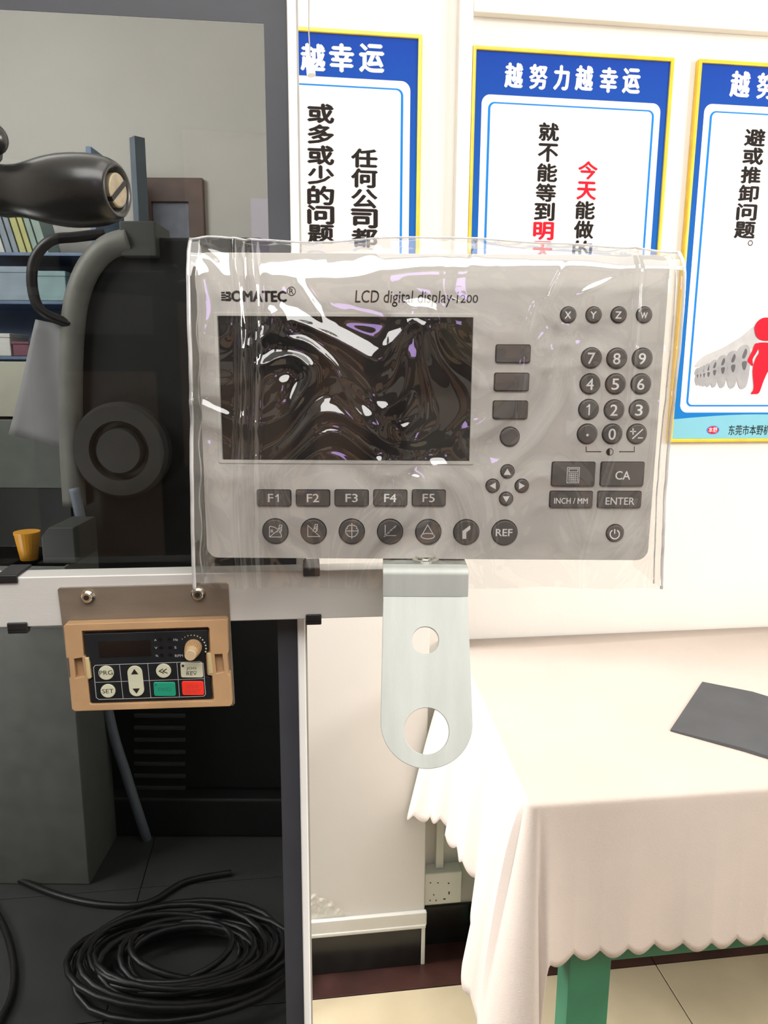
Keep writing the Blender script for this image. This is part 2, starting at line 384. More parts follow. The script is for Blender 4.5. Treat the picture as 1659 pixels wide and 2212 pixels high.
# skirting on pillar and recess
def skirt(frame, x0, x1, tag, z1, ledge=True):
    bm = B(); box(bm, x0, x1, -0.008, 0.0, 0, z1); struct('baseboard_'+tag, bm, M_blacktile, frame, bevel=0.0015)
zl0 = Pl.p(790, 2003).z; zl1 = Pl.p(790, 1975).z
skirt(Pl, xp0, xp1-0.008, 'pillar', zl0)
bm = B(); box(bm, xp0, xp1+0.003, -0.011, 0.0, zl0, zl1); box(bm, xp0, xp1+0.001, -0.013, 0, zl0-0.006, zl0+0.003); struct('trim_1', bm, M_trimw, Pl, bevel=0.002)
bm = B(); box(bm, xp1-0.008, xp1+0.0005, -0.0085, 0.0, 0, zl0); struct('trim_2', bm, M_trimw, Pl, bevel=0.001)
skirt(W, xp1-0.02, 2.2, 'back', W.p(960, 1952).z)
# trunking
x0 = W.p(989, 200, -0.02).x; x1 = W.p(1019, 200, -0.02).x
bm = B(); box(bm, x0, x1, -0.02, 0, 0.78, 2.8); struct('trim_3', bm, M_trimw, W, bevel=0.002)
z0 = W.p(1300, 44, -0.02).z
bm = B(); box(bm, x1, 2.1, -0.02, 0, z0, z0+0.06); struct('trim_4', bm, M_trimw, W, bevel=0.002)
# peeling plaster patch
bm = B(); a = Pl.p(662, 1985); b = Pl.p(757, 1912); nx, nz = 34, 22; g = []
for j in range(nz+1):
    row = []
    for i in range(nx+1):
        u, v = i/nx, j/nz; lim = 1.0-u*0.95
        k = max(0, min(1, (lim-v+0.25*noise.noise(Vector((u*6, v*6, 2))))*5))*min(1, v*9+0.1)
        h = 0.0045*k*(0.45+abs(noise.noise(Vector((u*13, v*9, 5))))*1.4)
        row.append(bm.verts.new((a.x+(b.x-a.x)*u, 0.0006-h, a.z+(b.z-a.z)*v)))
    g.append(row)
for j in range(nz):
    for i in range(nx): bm.faces.new((g[j][i], g[j][i+1], g[j+1][i+1], g[j+1][i]))
o = struct('trim_5', bm, M_trimw, Pl, smooth=True)

# ------------------------------------------------------------------ tinted panel, bar, clips
def solve_yaw(p_right, p_left, Y):
    best = None
    for k in range(-200, 200):
        y = math.radians(k*0.1); o = atY(*p_right, Y); f = Frame(o, y); q = f.p(*p_left)
        if best is None or abs(q.z) < best[0]: best = (abs(q.z), y)
    return best[1]
YB = 0.535
TB = solve_yaw((825, 1281), (0, 1302), YB)
print('bar yaw', math.degrees(TB))
Bf = Frame(atY(825, 1281, YB), TB)
zt = (Bf.p(825, 1230).z+Bf.p(0, 1247).z)/2; zb = (Bf.p(825, 1333).z+Bf.p(0, 1357).z)/2
xl = Bf.p(-260, 1300).x
bar = thing('mounting_bar', 'long flat satin aluminium bar running behind the grey console and bracket plate', 'bar', Bf)
BD = 0.020
bm = B(); box(bm, xl, Bf.p(1000, 1280).x, 0, BD, zb, zt); obj('bar_profile', bm, M_alu, bar, bevel=0.0012)
def clip(pxa, pxb, top):
    bm = B(); t = 0.0022; xa = Bf.p(pxa, 1300).x; xb = Bf.p(pxb, 1300).x
    if top:
        zf = Bf.p(675, 1244).z
        box(bm, xa, xb, -t, 0, zf, zt+t); box(bm, xa, xb, 0, BD+0.008, zt, zt+t)
    else:
        zf = Bf.p(675, 1326).z
        box(bm, xa, xb, -t, 0, zb-t, zf); box(bm, xa, xb, 0, BD+0.008, zb-t, zb); box(bm, xa, xb, -t, 0.004, zb-0.004, zb)
    obj('rubber_clip', bm, M_rubber, bar, bevel=0.0008)
clip(656, 692, True); clip(660, 694, False); clip(-4, 44, True); clip(12, 56, False)

Pf = Frame(Bf.M @ Vector((0, BD+0.008, 0)), TB)   # tinted panel face
e0 = Pf.p(621, 20).x; e1 = Pf.p(643, 20).x
xe = (Pf.p(641, 1100).x-0.0)
xg = Pf.p(638, 1106).x           # right end of glass
ztop = Pf.p(300, -420).z; zbot = -Pf.loc.z+0.03
panel = thing('tinted_panel', 'tall smoked glass panel with dark border and white edge left of the console', 'panel', Pf)
zin = Pf.p(590, 52).z
xin = xg-0.0155
bm = B(); box(bm, -0.95, xg, 0, 0.005, zbot, ztop); obj('smoked_pane', bm, M_glass, panel)
bm = B(); box(bm, xin, xg, -0.0004, 0.0, zbot, ztop); box(bm, -0.95, xin, -0.0004, 0.0, zin, ztop); obj('border_print', bm, M_frost, panel)
bm = B(); box(bm, xg, xg+0.0062, -0.003, 0.010, zbot, ztop); obj('edge_profile', bm, M_edgew, panel, bevel=0.0012)
bm = B(); box(bm, xg+0.0062, xg+0.0076, -0.0005, 0.012, zbot, ztop); obj('edge_seal', bm, mat('grey_seal', (0.35, 0.34, 0.31), 0.5, var=0.05), panel)
bm = B(); box(bm, -0.95, xg+0.02, -0.03, 0.045, zbot-0.03, zbot); obj('foot_rail', bm, M_rubber, panel, bevel=0.003)

# ------------------------------------------------------------------ grey readout console
YD = 0.50
D = Frame(atY(922, 1207, YD))
P = lambda px, py, y=0.0: D.p(px, py, y)
cl = (P(447, 1204).x+P(421, 548).x)/2; cr = (P(1397, 1211).x+P(1451, 552).x)/2
cb = (P(447, 1204).z+P(1397, 1211).z)/2; ct = P(930, 548).z
dro = thing('readout_console', 'grey digital readout console with black screen and round keys under clear film', 'console', D)
s0 = P(475, 994); s1 = P(1018, 684)
scr = (P(470, 682).x+P(480, 993).x)/2, P(740, 995).z, (P(1022, 685).x+P(1014, 996).x)/2, P(740, 684).z
bm = B(); plate(bm, rr(cl, cb, cr, ct, 0.008, 6), [rr(scr[0]-0.0008, scr[1]-0.0008, scr[2]+0.0008, scr[3]+0.0008, 0.001, 2)], 0, 0.0045)
obj('front_cover', bm, M_case, dro, bevel=0.0024, seg=3)
bm = B(); plate(bm, rr(scr[0]-0.0026, scr[1]-0.0022, scr[2]+0.0030, scr[3]+0.0022, 0.0015, 3), [rr(scr[0], scr[1], scr[2], scr[3], 0.0005, 2)], -0.0006, 0.003)
obj('screen_bezel', bm, M_lip, dro, bevel=0.0004)
bm = B(); prism(bm, rr(cl+0.001, cb+0.0005, cr-0.001, ct-0.001, 0.008, 6), 0.0045, 0.042); obj('rear_body', bm, M_case, dro, bevel=0.003)
bm = B(); prism(bm, rr(scr[0]-0.0005, scr[1]-0.0005, scr[2]+0.0005, scr[3]+0.0005, 0.0005, 2), 0.0022, 0.0044); obj('screen', bm, M_screen, dro)
PX = (P(1000, 900).x-P(900, 900).x)/100      # metres per pixel on the face
H = 0.0021                                   # key height
def key_round(px, py, r, legend=None, h=H):
    c = P(px, py); R = r*PX; bm = B()
    prism(bm, circ(0, 0, R+0.0006, 32), -0.0002, 0.0, 1)
    lathe(bm, [(-0.0001, R), (-h+0.0006, R), (-h+0.0002, R-0.0003), (-h, R-0.0009)], n=32)
    k = obj('key', bm, [M_key, M_darkring], dro, loc=(c.x, 0, c.z))
    for f in k.data.polygons: f.use_smooth = abs(f.normal.y) < 0.5 and f.material_index == 0
    if legend is not None: leg(k, legend)
    return k
def key_rect(pxa, pya, pxb, pyb, legend=None, h=H):
    a = P(pxa, pyb); b = P(pxb, pya); cx, cz = (a.x+b.x)/2, (a.z+b.z)/2; hx, hz = (b.x-a.x)/2, (b.z-a.z)/2; bm = B()
    prism(bm, rr(-hx-0.0006, -hz-0.0006, hx+0.0006, hz+0.0006, 0.0015, 4), -0.0002, 0, 1)
    prism(bm, rr(-hx, -hz, hx, hz, 0.0012, 4), -h, -0.0001)
    k = obj('key', bm, [M_key, M_darkring], dro, loc=(cx, 0, cz), bevel=0.0005)
    if legend is not None: leg(k, legend)
    return k
def leg(k, fn):
    """fn(k, toLocal) returns a mesh/bmesh in key coordinates"""
    def L(px, py): q = P(px, py, -H-0.0002); return (q.x-k.location.x, q.z-k.location.z)
    m = fn(L)
    o = obj('legend', m, M_white, k); return o
YL = -H-0.00015
def T_(s, x0, y0, x1, y1, bold=0.02):
    def fn(L):
        a = L(x0, y1); b = L(x1, y0); return text_mesh(s, a[0], a[1], b[0], b[1], YL, bold=bold)
    return fn
def ONE(x0, y0, x1, y1, pre=None):
    def fn(L):
        bm = B(); a = L(x0, y1); b = L(x1, y0); one_glyph(bm, a[0], a[1], b[0], b[1], YL)
        if pre: bm.from_mesh(T_(*pre)(L))
        return bm
    return fn
def SK(strokes, wd=1.8, polys=(), discs=(), texts=()):
    def fn(L):
        bm = B()
        for st in strokes:
            closed = len(st) > 2 and st[0] == st[-1]
            pts = [L(*p) for p in (st[:-1] if closed else st)]
            stroke(bm, pts, wd*PX, YL, closed)
        for pl in polys: flat(bm, [L(*p) for p in pl], YL)
        for (x, y, r) in discs: c = L(x, y); flat(bm, circ(c[0], c[1], r*PX, 14), YL)
        for (s, x0, y0, x1, y1) in texts:
            a = L(x0, y1); b = L(x1, y0); m = text_mesh(s, a[0], a[1], b[0], b[1], YL); bm.from_mesh(m)
        return bm
    return fn
def arc(cx, cy, rx, ry, a0, a1, n=20):
    return [(cx+rx*math.cos(math.radians(a0+(a1-a0)*k/n)), cy-ry*math.sin(math.radians(a0+(a1-a0)*k/n))) for k in range(n+1)]
for s, x in (('X', 1227), ('Y', 1282), ('Z', 1336), ('W', 1391)):
    key_round(x, 680, 15.5, T_(s, x-7, 673 if s != 'W' else 675, x+7 if s != 'W' else x+8, 688, 0.02))
nums = {'7': (1277, 773), '8': (1332, 774), '9': (1387, 774), '4': (1274, 829), '5': (1329, 829), '6': (1384, 829),
        '1': (1271, 884), '2': (1326, 885), '3': (1380, 885), '.': (1268, 937), '0': (1322, 937), '+': (1375, 937)}
for s, (x, y) in nums.items():
    if s == '.': fn = SK([], discs=[(x+1, y+3, 2.8)])
    elif s == '+': fn = SK([[(x-14, y-5), (x-1, y-5)], [(x-7.5, y-12), (x-7.5, y+2)], [(x-9, y+11), (x+14, y-10)], [(x+3, y+9), (x+14, y+9)]], 2.4)
    elif s == '1': fn = ONE(x-5, y-11, x+4, y+13)
    else: fn = T_(s, x-8, y-11, x+9, y+13, 0.012)
    key_round(x, y, 20.5, fn)
for i, x in enumerate((592, 676, 759.5, 843, 926)):
    key_rect(x-35, 1059, x+35.5, 1091, ONE(x+3, 1067, x+10, 1084.5, ('F', x-13, 1067, x-2, 1084.5, 0.012)) if i == 0 else T_('F%d' % (i+1), x-13, 1067, x+13, 1084.5, 0.012))
for (x, y) in ((1108, 764), (1105, 825), (1102, 885)): key_rect(x-37, y-18, x+37, y+18)
key_round(1101, 943, 20)
# direction keys
for (x, y, pl) in ((1096, 1018, [(1088, 1026), (1104, 1026), (1096, 1012)]), (1064, 1049, [(1071, 1042), (1071, 1057), (1058, 1049.5)]),
                   (1127, 1049, [(1121, 1042), (1121, 1057), (1134, 1049.5)]), (1093, 1077, [(1086, 1072), (1101, 1072), (1093.5, 1085)])):
    key_round(x, y, 14, SK([], polys=[pl]))
# big keys
def calc(L):
    bm = B()
    for q in ([(1226, 1010), (1252, 1010), (1250, 1043), (1224.5, 1043), (1226, 1010)], [(1229.5, 1013), (1249, 1013), (1248, 1019.5), (1229, 1019.5), (1229.5, 1013)]):
        stroke(bm, [L(*p) for p in q[:-1]], 1.2*PX, YL, True)
    for k in range(5):
        stroke(bm, [L(1229, 1023+k*4.2), L(1248, 1023+k*4.2)], 0.9*PX, YL-0.00005); stroke(bm, [L(1229.3+k*4.6, 1023), L(1228.8+k*4.6, 1040)], 0.9*PX, YL)
    return bm
key_rect(1191, 999, 1285, 1048, calc)
key_rect(1296, 999, 1391, 1048, T_('CA', 1329, 1018, 1362, 1036, 0.012))
key_rect(1187, 1062, 1279.5, 1094.5, T_('INCH / MM', 1197, 1076, 1270, 1088, 0.015))
key_rect(1290, 1062, 1384.5, 1095, T_('ENTER', 1308, 1075, 1371, 1090, 0.012))
key_round(1328, 1151, 18.5, SK([arc(1328, 1154, 10, 10, 120, 420), [(1328, 1143), (1328, 1153)]], 2.6))
# function keys
def zig(x, y): return [(x-3, y+8), (x+2, y-8), (x+7, y-8), (x+6, y+6), (x+1, y+9), (x+6, y+1), (x, y+1), (x+6, y-4)]
key_round(595, 1147, 27.5, SK([[(582, 1137), (582, 1160), (608, 1160)], arc(582, 1160, 26, 23, 0, 90, 10), [(582, 1160), (602, 1144)], zig(602, 1142)], 1.3, texts=[('R', 585, 1144, 591, 1151)]))
key_round(677.5, 1147, 27.5, SK([[(665, 1135), (665, 1159), (691, 1159), (665, 1135)], zig(679, 1141)], 1.5))
key_round(760, 1147.5, 27.5, SK([arc(760, 1147, 13.5, 13, 0, 360, 24), [(760, 1130), (760, 1164)], [(746, 1147), (774, 1147)]], 1.6,
          discs=[(749, 1141, 2.2), (771, 1141, 2.2), (749, 1154, 2.2), (771, 1154, 2.2)]))
key_round(842.5, 1148, 27.5, SK([[(832, 1134), (832, 1157), (856, 1157)], [(829, 1160), (856, 1135)]], 1.6, discs=[(832, 1157.5, 2.2), (839, 1151, 2.2), (845, 1145, 2.2), (852, 1139, 2.2)]))
key_round(925, 1148.5, 27.5, SK([[(910, 1158), (924, 1134), (938, 1158)], arc(924, 1158, 14.5, 6, 0, 360, 24)], 1.5))
key_round(1007, 1149, 27.5, SK([], polys=[[(999, 1164), (999, 1147), (1014, 1136), (1016, 1136), (1016, 1143), (1007, 1150), (1007, 1164)]]))
key_round(1089.5, 1150, 27.5, T_('REF', 1071, 1143, 1107, 1158, 0.02))
# prints on the casing
YF = -0.00025
bm = joinmesh([pxtext(D, 'LCD digital display-i', 767, 628, 991, 662, YF, shear=0.10), pxtext(D, '200', 994, 637, 1033, 654, YF, shear=0.05)])
obj('printed_lettering', bm, M_dark, dro)
bm = B()
for k in range(4):
    y = 630.5+k*5.2; a = P(478, y); b = P(486+(2 if k else 0), y+3.4); flat(bm, [(a.x, a.z), (b.x, a.z), (b.x, b.z), (a.x, b.z)], YF)
for pts in ([(488, 630), (497, 630), (500, 634), (497, 639.5), (501, 645), (498, 650.5), (488, 650.5), (488, 645), (494, 645), (494, 642), (488, 642), (488, 638), (494, 638), (494, 635), (488, 635)],):
    flat(bm, [P(*p).xz for p in pts], YF)
bm.from_mesh(pxtext(D, 'OMATEC', 501, 629, 618, 651, YF, bold=0.05))
c = P(629.5, 629); ring(bm, c.x, c.z, 8*PX, 9.2*PX, YF)
bm.from_mesh(pxtext(D, 'R', 625, 623, 634, 635, YF))
obj('maker_lettering', bm, M_dark, dro)
bm = B()
for st in ([(1266, 964), (1266, 975.5), (1299, 975.5)], [(1337, 975.5), (1370, 975.5), (1370, 964)]): stroke(bm, [P(*p).xz for p in st], 1.6*PX, YF)
c = P(1317, 976); ring(bm, c.x, c.z, 6.8*PX, 8*PX, YF)
flat(bm, [P(*p).xz for p in arc(1317, 976, 7.5, 7.5, 90, 270, 14)], YF-0.00005)
obj('contrast_symbol', bm, M_dark, dro)

# ------------------------------------------------------------------ bracket
bw = (atY(1013, 1229, YD-0.022)-atY(827, 1229, YD-0.022)).x
A = atY(920, 1229, YD-0.022)
Kf = Frame(A)
br = thing('bracket_plate', 'pale zinc bracket plate with rounded end and two round holes below the console', 'bracket', Kf)
TH = 0.0028
L0 = abs(Kf.p(920, 1289).z); tilt = math.radians(-27)
bm = B()
# profile in (y,z): flange, bend, short upright, then leaning lower leg
ro, ri = 0.0045, 0.0045-TH
po_ = [(0.075, 0.0)]+[(ro-ro*math.sin(math.radians(a)), -ro+ro*math.cos(math.radians(a))) for a in range(0, 91, 15)]+[(0.0, -L0)]
pi_ = [(0.075, -TH)]+[(ro-ri*math.sin(math.radians(a)), -ro+ri*math.cos(math.radians(a))) for a in range(0, 91, 15)]+[(TH, -L0)]
loop = po_+pi_[::-1]; va = [bm.verts.new((-bw/2, y, z)) for y, z in loop]; vb = [bm.verts.new((bw/2, y, z)) for y, z in loop]; n = len(po_)
for q4 in range(n-1):
    m_ = 2*n-1-q4
    bm.faces.new((va[q4], va[q4+1], va[m_-1], va[m_])); bm.faces.new((vb[q4], vb[m_], vb[m_-1], vb[q4+1]))
for q4 in range(2*n): bm.faces.new((va[q4], vb[q4], vb[(q4+1) % (2*n)], va[(q4+1) % (2*n)]))
bmesh.ops.recalc_face_normals(bm, faces=bm.faces[:])
obj('top_flange', bm, M_steel, br, bevel=0.0003, seg=1)
Kt = Frame(A+Vector((0, 0, -L0)), 0, tilt)
sub = (Kf.I @ Kt.M)
hw = bw/2
cz = Kt.p(921, 1560).z
rb = abs(cz-Kt.p(921, 1661).z)
outer = [(hw, 0), (-hw, 0)]+[(-hw*1.02*1, cz*0.6)]
Rr = hw*1.03
outer = [(hw*0.99, 0.0), (-hw*0.99, 0.0)]+[(Rr*math.cos(math.radians(a)), cz+rb*math.sin(math.radians(a))) for a in range(180, 361, 5)]
h1 = Kt.p(919, 1383); h2 = Kt.p(921.5, 1579)
r1 = abs(Kt.p(948, 1383).x-Kt.p(890, 1383).x)/2; r2 = abs(Kt.p(970, 1579).x-Kt.p(873, 1579).x)/2
bm = B(); plate(bm, outer, [circ(h1.x, h1.z, r1, 48), circ(h2.x, h2.z, r2, 64)], 0, TH)
o = obj('lower_leg', bm, M_steel, br, bevel=0.0003, seg=1); o.matrix_local = sub
for f in o.data.polygons: f.use_smooth = False
o = None
# stud between bracket and console
bm = B(); q = Kf.I @ Vector((atY(918, 1212, YD+0.006).x, YD+0.000, A.z)); gap = (D.loc.z)-A.z
lathe(bm, [(-0.0005, 0.0098), (0.0018, 0.0098), (0.0022, 0.0085), (0.0025, 0.0072), (0.0035, 0.0072), (0.0037, 0.0066), (gap+0.001, 0.0066)], (q.x, q.y, 0), 'z', 32)
obj('stud_nut', bm, M_chrome, br, smooth=False)
bm = B(); lathe(bm, [(-0.0085, 0.003), (-0.0082, 0.0062), (-0.005, 0.0075), (-0.0028, 0.0075)], (q.x, 0.04, 0), 'z', 24); obj('bolt_head', bm, M_chrome, br)

# ------------------------------------------------------------------ keypad box on the bar
V = Frame(Bf.M @ Vector((0, -0.0022, 0)), TB)
rotz = None
vq = thing('keypad_unit', 'small tan keypad box with black face and knob hung on the bar by bronze plate', 'keypad', V)
def quad(frame, pts, y): return [frame.xz(px, py, y) for px, py in pts]
bm = B(); prism(bm, quad(V, [(124, 1274), (128, 1270), (488, 1260), (493, 1263), (507, 1520), (503, 1525), (163, 1536), (157, 1530)], 0), 0, 0.0020); obj('mounting_plate', bm, M_tanplate, vq, bevel=0.0004)
for (px, py) in ((187, 1291), (427, 1285)):
    c = V.p(px, py, -0.004); bm = B()
    lathe(bm, [(0.0, 0.0052), (-0.0008, 0.0052), (-0.001, 0.0040), (-0.0042, 0.0038), (-0.0046, 0.0033), (-0.0046, 0.0019), (-0.0025, 0.0017)], (c.x, 0, c.z), 'y', 24)
    s_ = obj('socket_screw', bm, M_chrome, vq)
    bm = B(); prism(bm, circ(c.x, c.z, 0.0017, 6), -0.0047, -0.003); obj('hex_recess', bm, M_hole, s_)
# tan frame with clip cut-outs
YV = -0.009
fo = [(137, 1353), (141, 1349), (487, 1338), (491, 1342), (493, 1412), (490, 1413), (493, 1457), (497, 1457), (501, 1521), (497, 1526), (161, 1537), (155, 1532), (149, 1465), (152, 1464), (148, 1422), (143, 1422)]
pk = [[(159, 1424), (177, 1421), (183, 1461), (163, 1465)], [(463, 1414), (480, 1413), (484, 1451), (467, 1455)]]
op = [(176, 1365), (180, 1363), (449, 1355), (452, 1358), (454, 1410), (445, 1412), (448, 1459), (458, 1460), (462, 1510), (458, 1514), (198, 1522), (194, 1519), (189, 1469), (196, 1466), (192, 1422), (183, 1420), (180, 1416)]
bm = B(); plate(bm, quad(V, fo, YV), [quad(V, op, YV)[::-1]]+[quad(V, q5, YV) for q5 in pk], YV, -0.0003); obj('tan_frame', bm, M_tan, vq, bevel=0.0009)
bm = B(); prism(bm, quad(V, [(145, 1360), (488, 1348), (498, 1520), (160, 1532)], -0.003), -0.003, -0.0002); obj('inner_base', bm, M_tan, vq)
mo = [(181, 1370), (448, 1361), (450, 1408), (442, 1412), (445, 1461), (454, 1463), (458, 1508), (197, 1518), (193, 1470), (200, 1466), (196, 1424), (186, 1420)]
ym = YV+0.0012
bm = B(); prism(bm, quad(V, mo, ym), ym, -0.003); obj('membrane_face', bm, M_memb, vq, bevel=0.0003, seg=1)
for pts in ([(160, 1424), (181, 1421), (186, 1426), (192, 1462), (188, 1468), (163, 1463)], [(450, 1414), (456, 1412), (460, 1418), (462, 1450), (456, 1456), (452, 1456)]):
    pass
for pts in ([(182, 1422), (191, 1421), (197, 1466), (188, 1467)], [(447, 1412), (455, 1411), (460, 1455), (450, 1457)]):
    bm = B(); prism(bm, quad(V, pts, YV-0.0005), YV-0.0005, -0.003); obj('side_clip', bm, M_tan2, vq, bevel=0.0006)
ys = ym-0.0002
bm = B(); flat(bm, quad(V, [(212, 1387), (325, 1383), (327, 1417), (215, 1421)], ys), ys); obj('digit_window', bm, M_led, vq)
lines = B()
def vst(pts, wd=1.0): stroke(lines, [V.xz(x, y, ys) for x, y in pts], wd*PX*1.08, ys)
vst([(206, 1437), (432, 1429), (439, 1433), (444, 1500), (440, 1504), (214, 1511), (208, 1507), (202, 1442), (206, 1437)], 1.2)
for pts in ([(258, 1435), (266, 1509)], [(319, 1433), (326, 1508)], [(382, 1431), (388, 1506)], [(206, 1474), (441, 1466)]): vst(pts)
for s_, x0, y0, x1, y1 in (('A', 333, 1380.5, 338, 1385), ('V', 334, 1397, 340, 1402), ('%', 336, 1414, 342, 1419), ('Hz', 375, 1379, 384, 1384.5), ('S', 377, 1396, 381, 1401.5), ('RPM', 378, 1413.5, 395, 1419.5)):
    lines.from_mesh(pxtext(V, s_, x0, y0, x1, y1, ys))
obj('face_lines', lines, mat('pale_grey_print', (0.42, 0.43, 0.43), 0.6, var=0.05), vq)
dots = B()
for k in range(12):
    a = math.radians(135-k*13.5); rr_ = 1.0+k*0.10
    c = V.xz(415+30*math.cos(a), 1401-29*math.sin(a), ys); flat(dots, circ(c[0], c[1], rr_*PX, 10), ys)
obj('dial_dots', dots, M_cream, vq)
def ledm(px, py):
    flat(ledb, quad(V, [(px-4, py-3), (px+4, py-3), (px+4, py+3), (px-4, py+3)], ys), ys)
ledb = B(); [ledm(x, y) for x, y in ((346, 1382), (348, 1399), (349, 1416), (366, 1381), (367, 1399), (368, 1415))]; obj('led_slots', ledb, M_led, vq)
# knob
c = V.p(418, 1398, ym); bm = B(); R = 19.5*PX
lathe(bm, [(ym, R), (ym-0.001, R*1.02), (ym-0.009, R*0.88), (ym-0.0095, R*0.85)], (c.x, 0, c.z), 'y', 48, flute=-0.07)
kb = obj('knob', bm, M_tan, vq)
bm = B(); lathe(bm, [(ym-0.009, R*0.76), (ym-0.0155, R*0.68), (ym-0.0165, R*0.6)], (c.x, 0, c.z), 'y', 32); o = obj('knob_cap', bm, mat('pale_tan_cap', (0.50, 0.37, 0.22), 0.5, var=0.05), kb, smooth=False)
yk = ym-0.0012
def vkey(kind, pts, m, legends, lm=M_dark):
    bm = B()
    if kind == 'c':
        px, py, r = pts; c = V.p(px, py, yk); prism(bm, circ(c.x, c.z, r*PX*1.05, 32), yk, ym)
    elif kind == 'p':
        prism(bm, pts, yk, ym)
    k = obj('button', bm, m, vq, bevel=0.0004)
    bm = B()
    for l in legends:
        if l[0] == 't': bm.from_mesh(pxtext(V, l[1], *l[2:6], yk-0.0001))
        elif l[0] == 'f': flat(bm, quad(V, l[1], yk-0.0001), yk-0.0001)
        elif l[0] == 's': stroke(bm, quad(V, l[1], yk-0.0001), l[2]*PX*1.05, yk-0.0001)
        elif l[0] == 'd': c = V.xz(l[1], l[2], yk-0.0001); flat(bm, circ(c[0], c[1], l[3]*PX, 12), yk-0.0001)
    obj('legend', bm, lm, k)
vkey('c', (229, 1454, 16.5), M_cream, [('t', 'PRG', 215, 1448, 243, 1458.5)])
vkey('c', (233, 1493, 16), M_cream, [('t', 'SET', 221, 1488, 245, 1498)])
a = V.p(291, 1453.5, yk); b = V.p(295, 1490, yk); R = 17*PX
pts = [(a.x+R*math.cos(math.radians(t)), a.z+R*math.sin(math.radians(t))) for t in range(0, 181, 12)]+[(b.x+R*math.cos(math.radians(t)), b.z+R*math.sin(math.radians(t))) for t in range(180, 361, 12)]
vkey('p', pts, M_cream, [('f', [(283, 1457), (299, 1456.5), (290, 1445)]), ('f', [(286, 1487.5), (302, 1487), (295, 1498.5)])])
vkey('c', (353, 1449.5, 16.5), M_cream, [('s', [(352, 1445), (344, 1450), (354, 1454.5)], 2), ('s', [(360, 1445), (352, 1450), (362, 1454.5)], 2)])
def rrq(x0, y0, x1, y1, sh=2):
    out = []
    for (x, z) in rr(x0, y0, x1, y1, 4, 4): out.append(V.xz(x+(z-y0)/(y1-y0)*sh, z, yk))
    return out[::-1]
vkey('p', rrq(389, 1432, 437, 1464), M_cream, [('t', 'JOG', 403, 1440.5, 424, 1448), ('s', [(402, 1450.5), (425, 1450)], 1), ('t', 'REV', 403, 1451.5, 425, 1459), ('d', 395, 1438.5, 3)])
vkey('p', rrq(331, 1474, 378, 1504), M_green, [('t', 'FWD', 342, 1485, 369, 1494), ('d', 336.5, 1479.5, 3)], mat('dark_green_print', (0.02, 0.15, 0.10), 0.6, var=0.05))
vkey('p', rrq(392, 1472, 439, 1502), M_red, [('t', 'STOP', 403, 1479, 430, 1487), ('t', 'RESET', 400, 1489, 434, 1498)], mat('dark_red_print', (0.42, 0.05, 0.03), 0.6, var=0.05))

# ------------------------------------------------------------------ clear plastic cover
cov = thing('plastic_cover', 'crumpled clear plastic bag drawn over the grey readout console', 'cover', D)
yo = -0.0085
def lerp(a, b, t): return a+(b-a)*t
def edge_at(v):          # left/right bag edge in pixels for v=0 top..1 bottom
    y = lerp(515, 1262, v)
    lx = lerp(413, 433, v)+6*math.sin(v*5)*0.5; rx = lerp(1466, 1412, v)+4*math.sin(v*7)
    return y, lx, rx
def top_y(u):            # wavy upper edge
    pts = [(0, 517), (0.03, 509), (0.12, 516), (0.25, 522), (0.42, 511), (0.55, 512), (0.75, 524), (0.9, 534), (1, 545)]
    for i in range(len(pts)-1):
        if u <= pts[i+1][0]:
            t = (u-pts[i][0])/(pts[i+1][0]-pts[i][0]); t = t*t*(3-2*t); return lerp(pts[i][1], pts[i+1][1], t)
    return 545
def bumpf(x, c, w_): return math.exp(-((x-c)/w_)**2)
CREASES = [(1215, 570, 1176, 660, 0.0016, 5), (1152, 660, 1133, 742, 0.0018, 5), (1137, 755, 1132, 905, 0.0012, 6), (1005, 1165, 1062, 1258, 0.0014, 6),
    (838, 970, 800, 1062, 0.0018, 7), (600, 1040, 622, 1210, 0.0015, 6), (640, 600, 700, 700, 0.0016, 8), (880, 1020, 950, 1045, 0.0014, 9), (1330, 590, 1240, 640, 0.0012, 7), (560, 1180, 545, 1000, 0.0012, 7)]
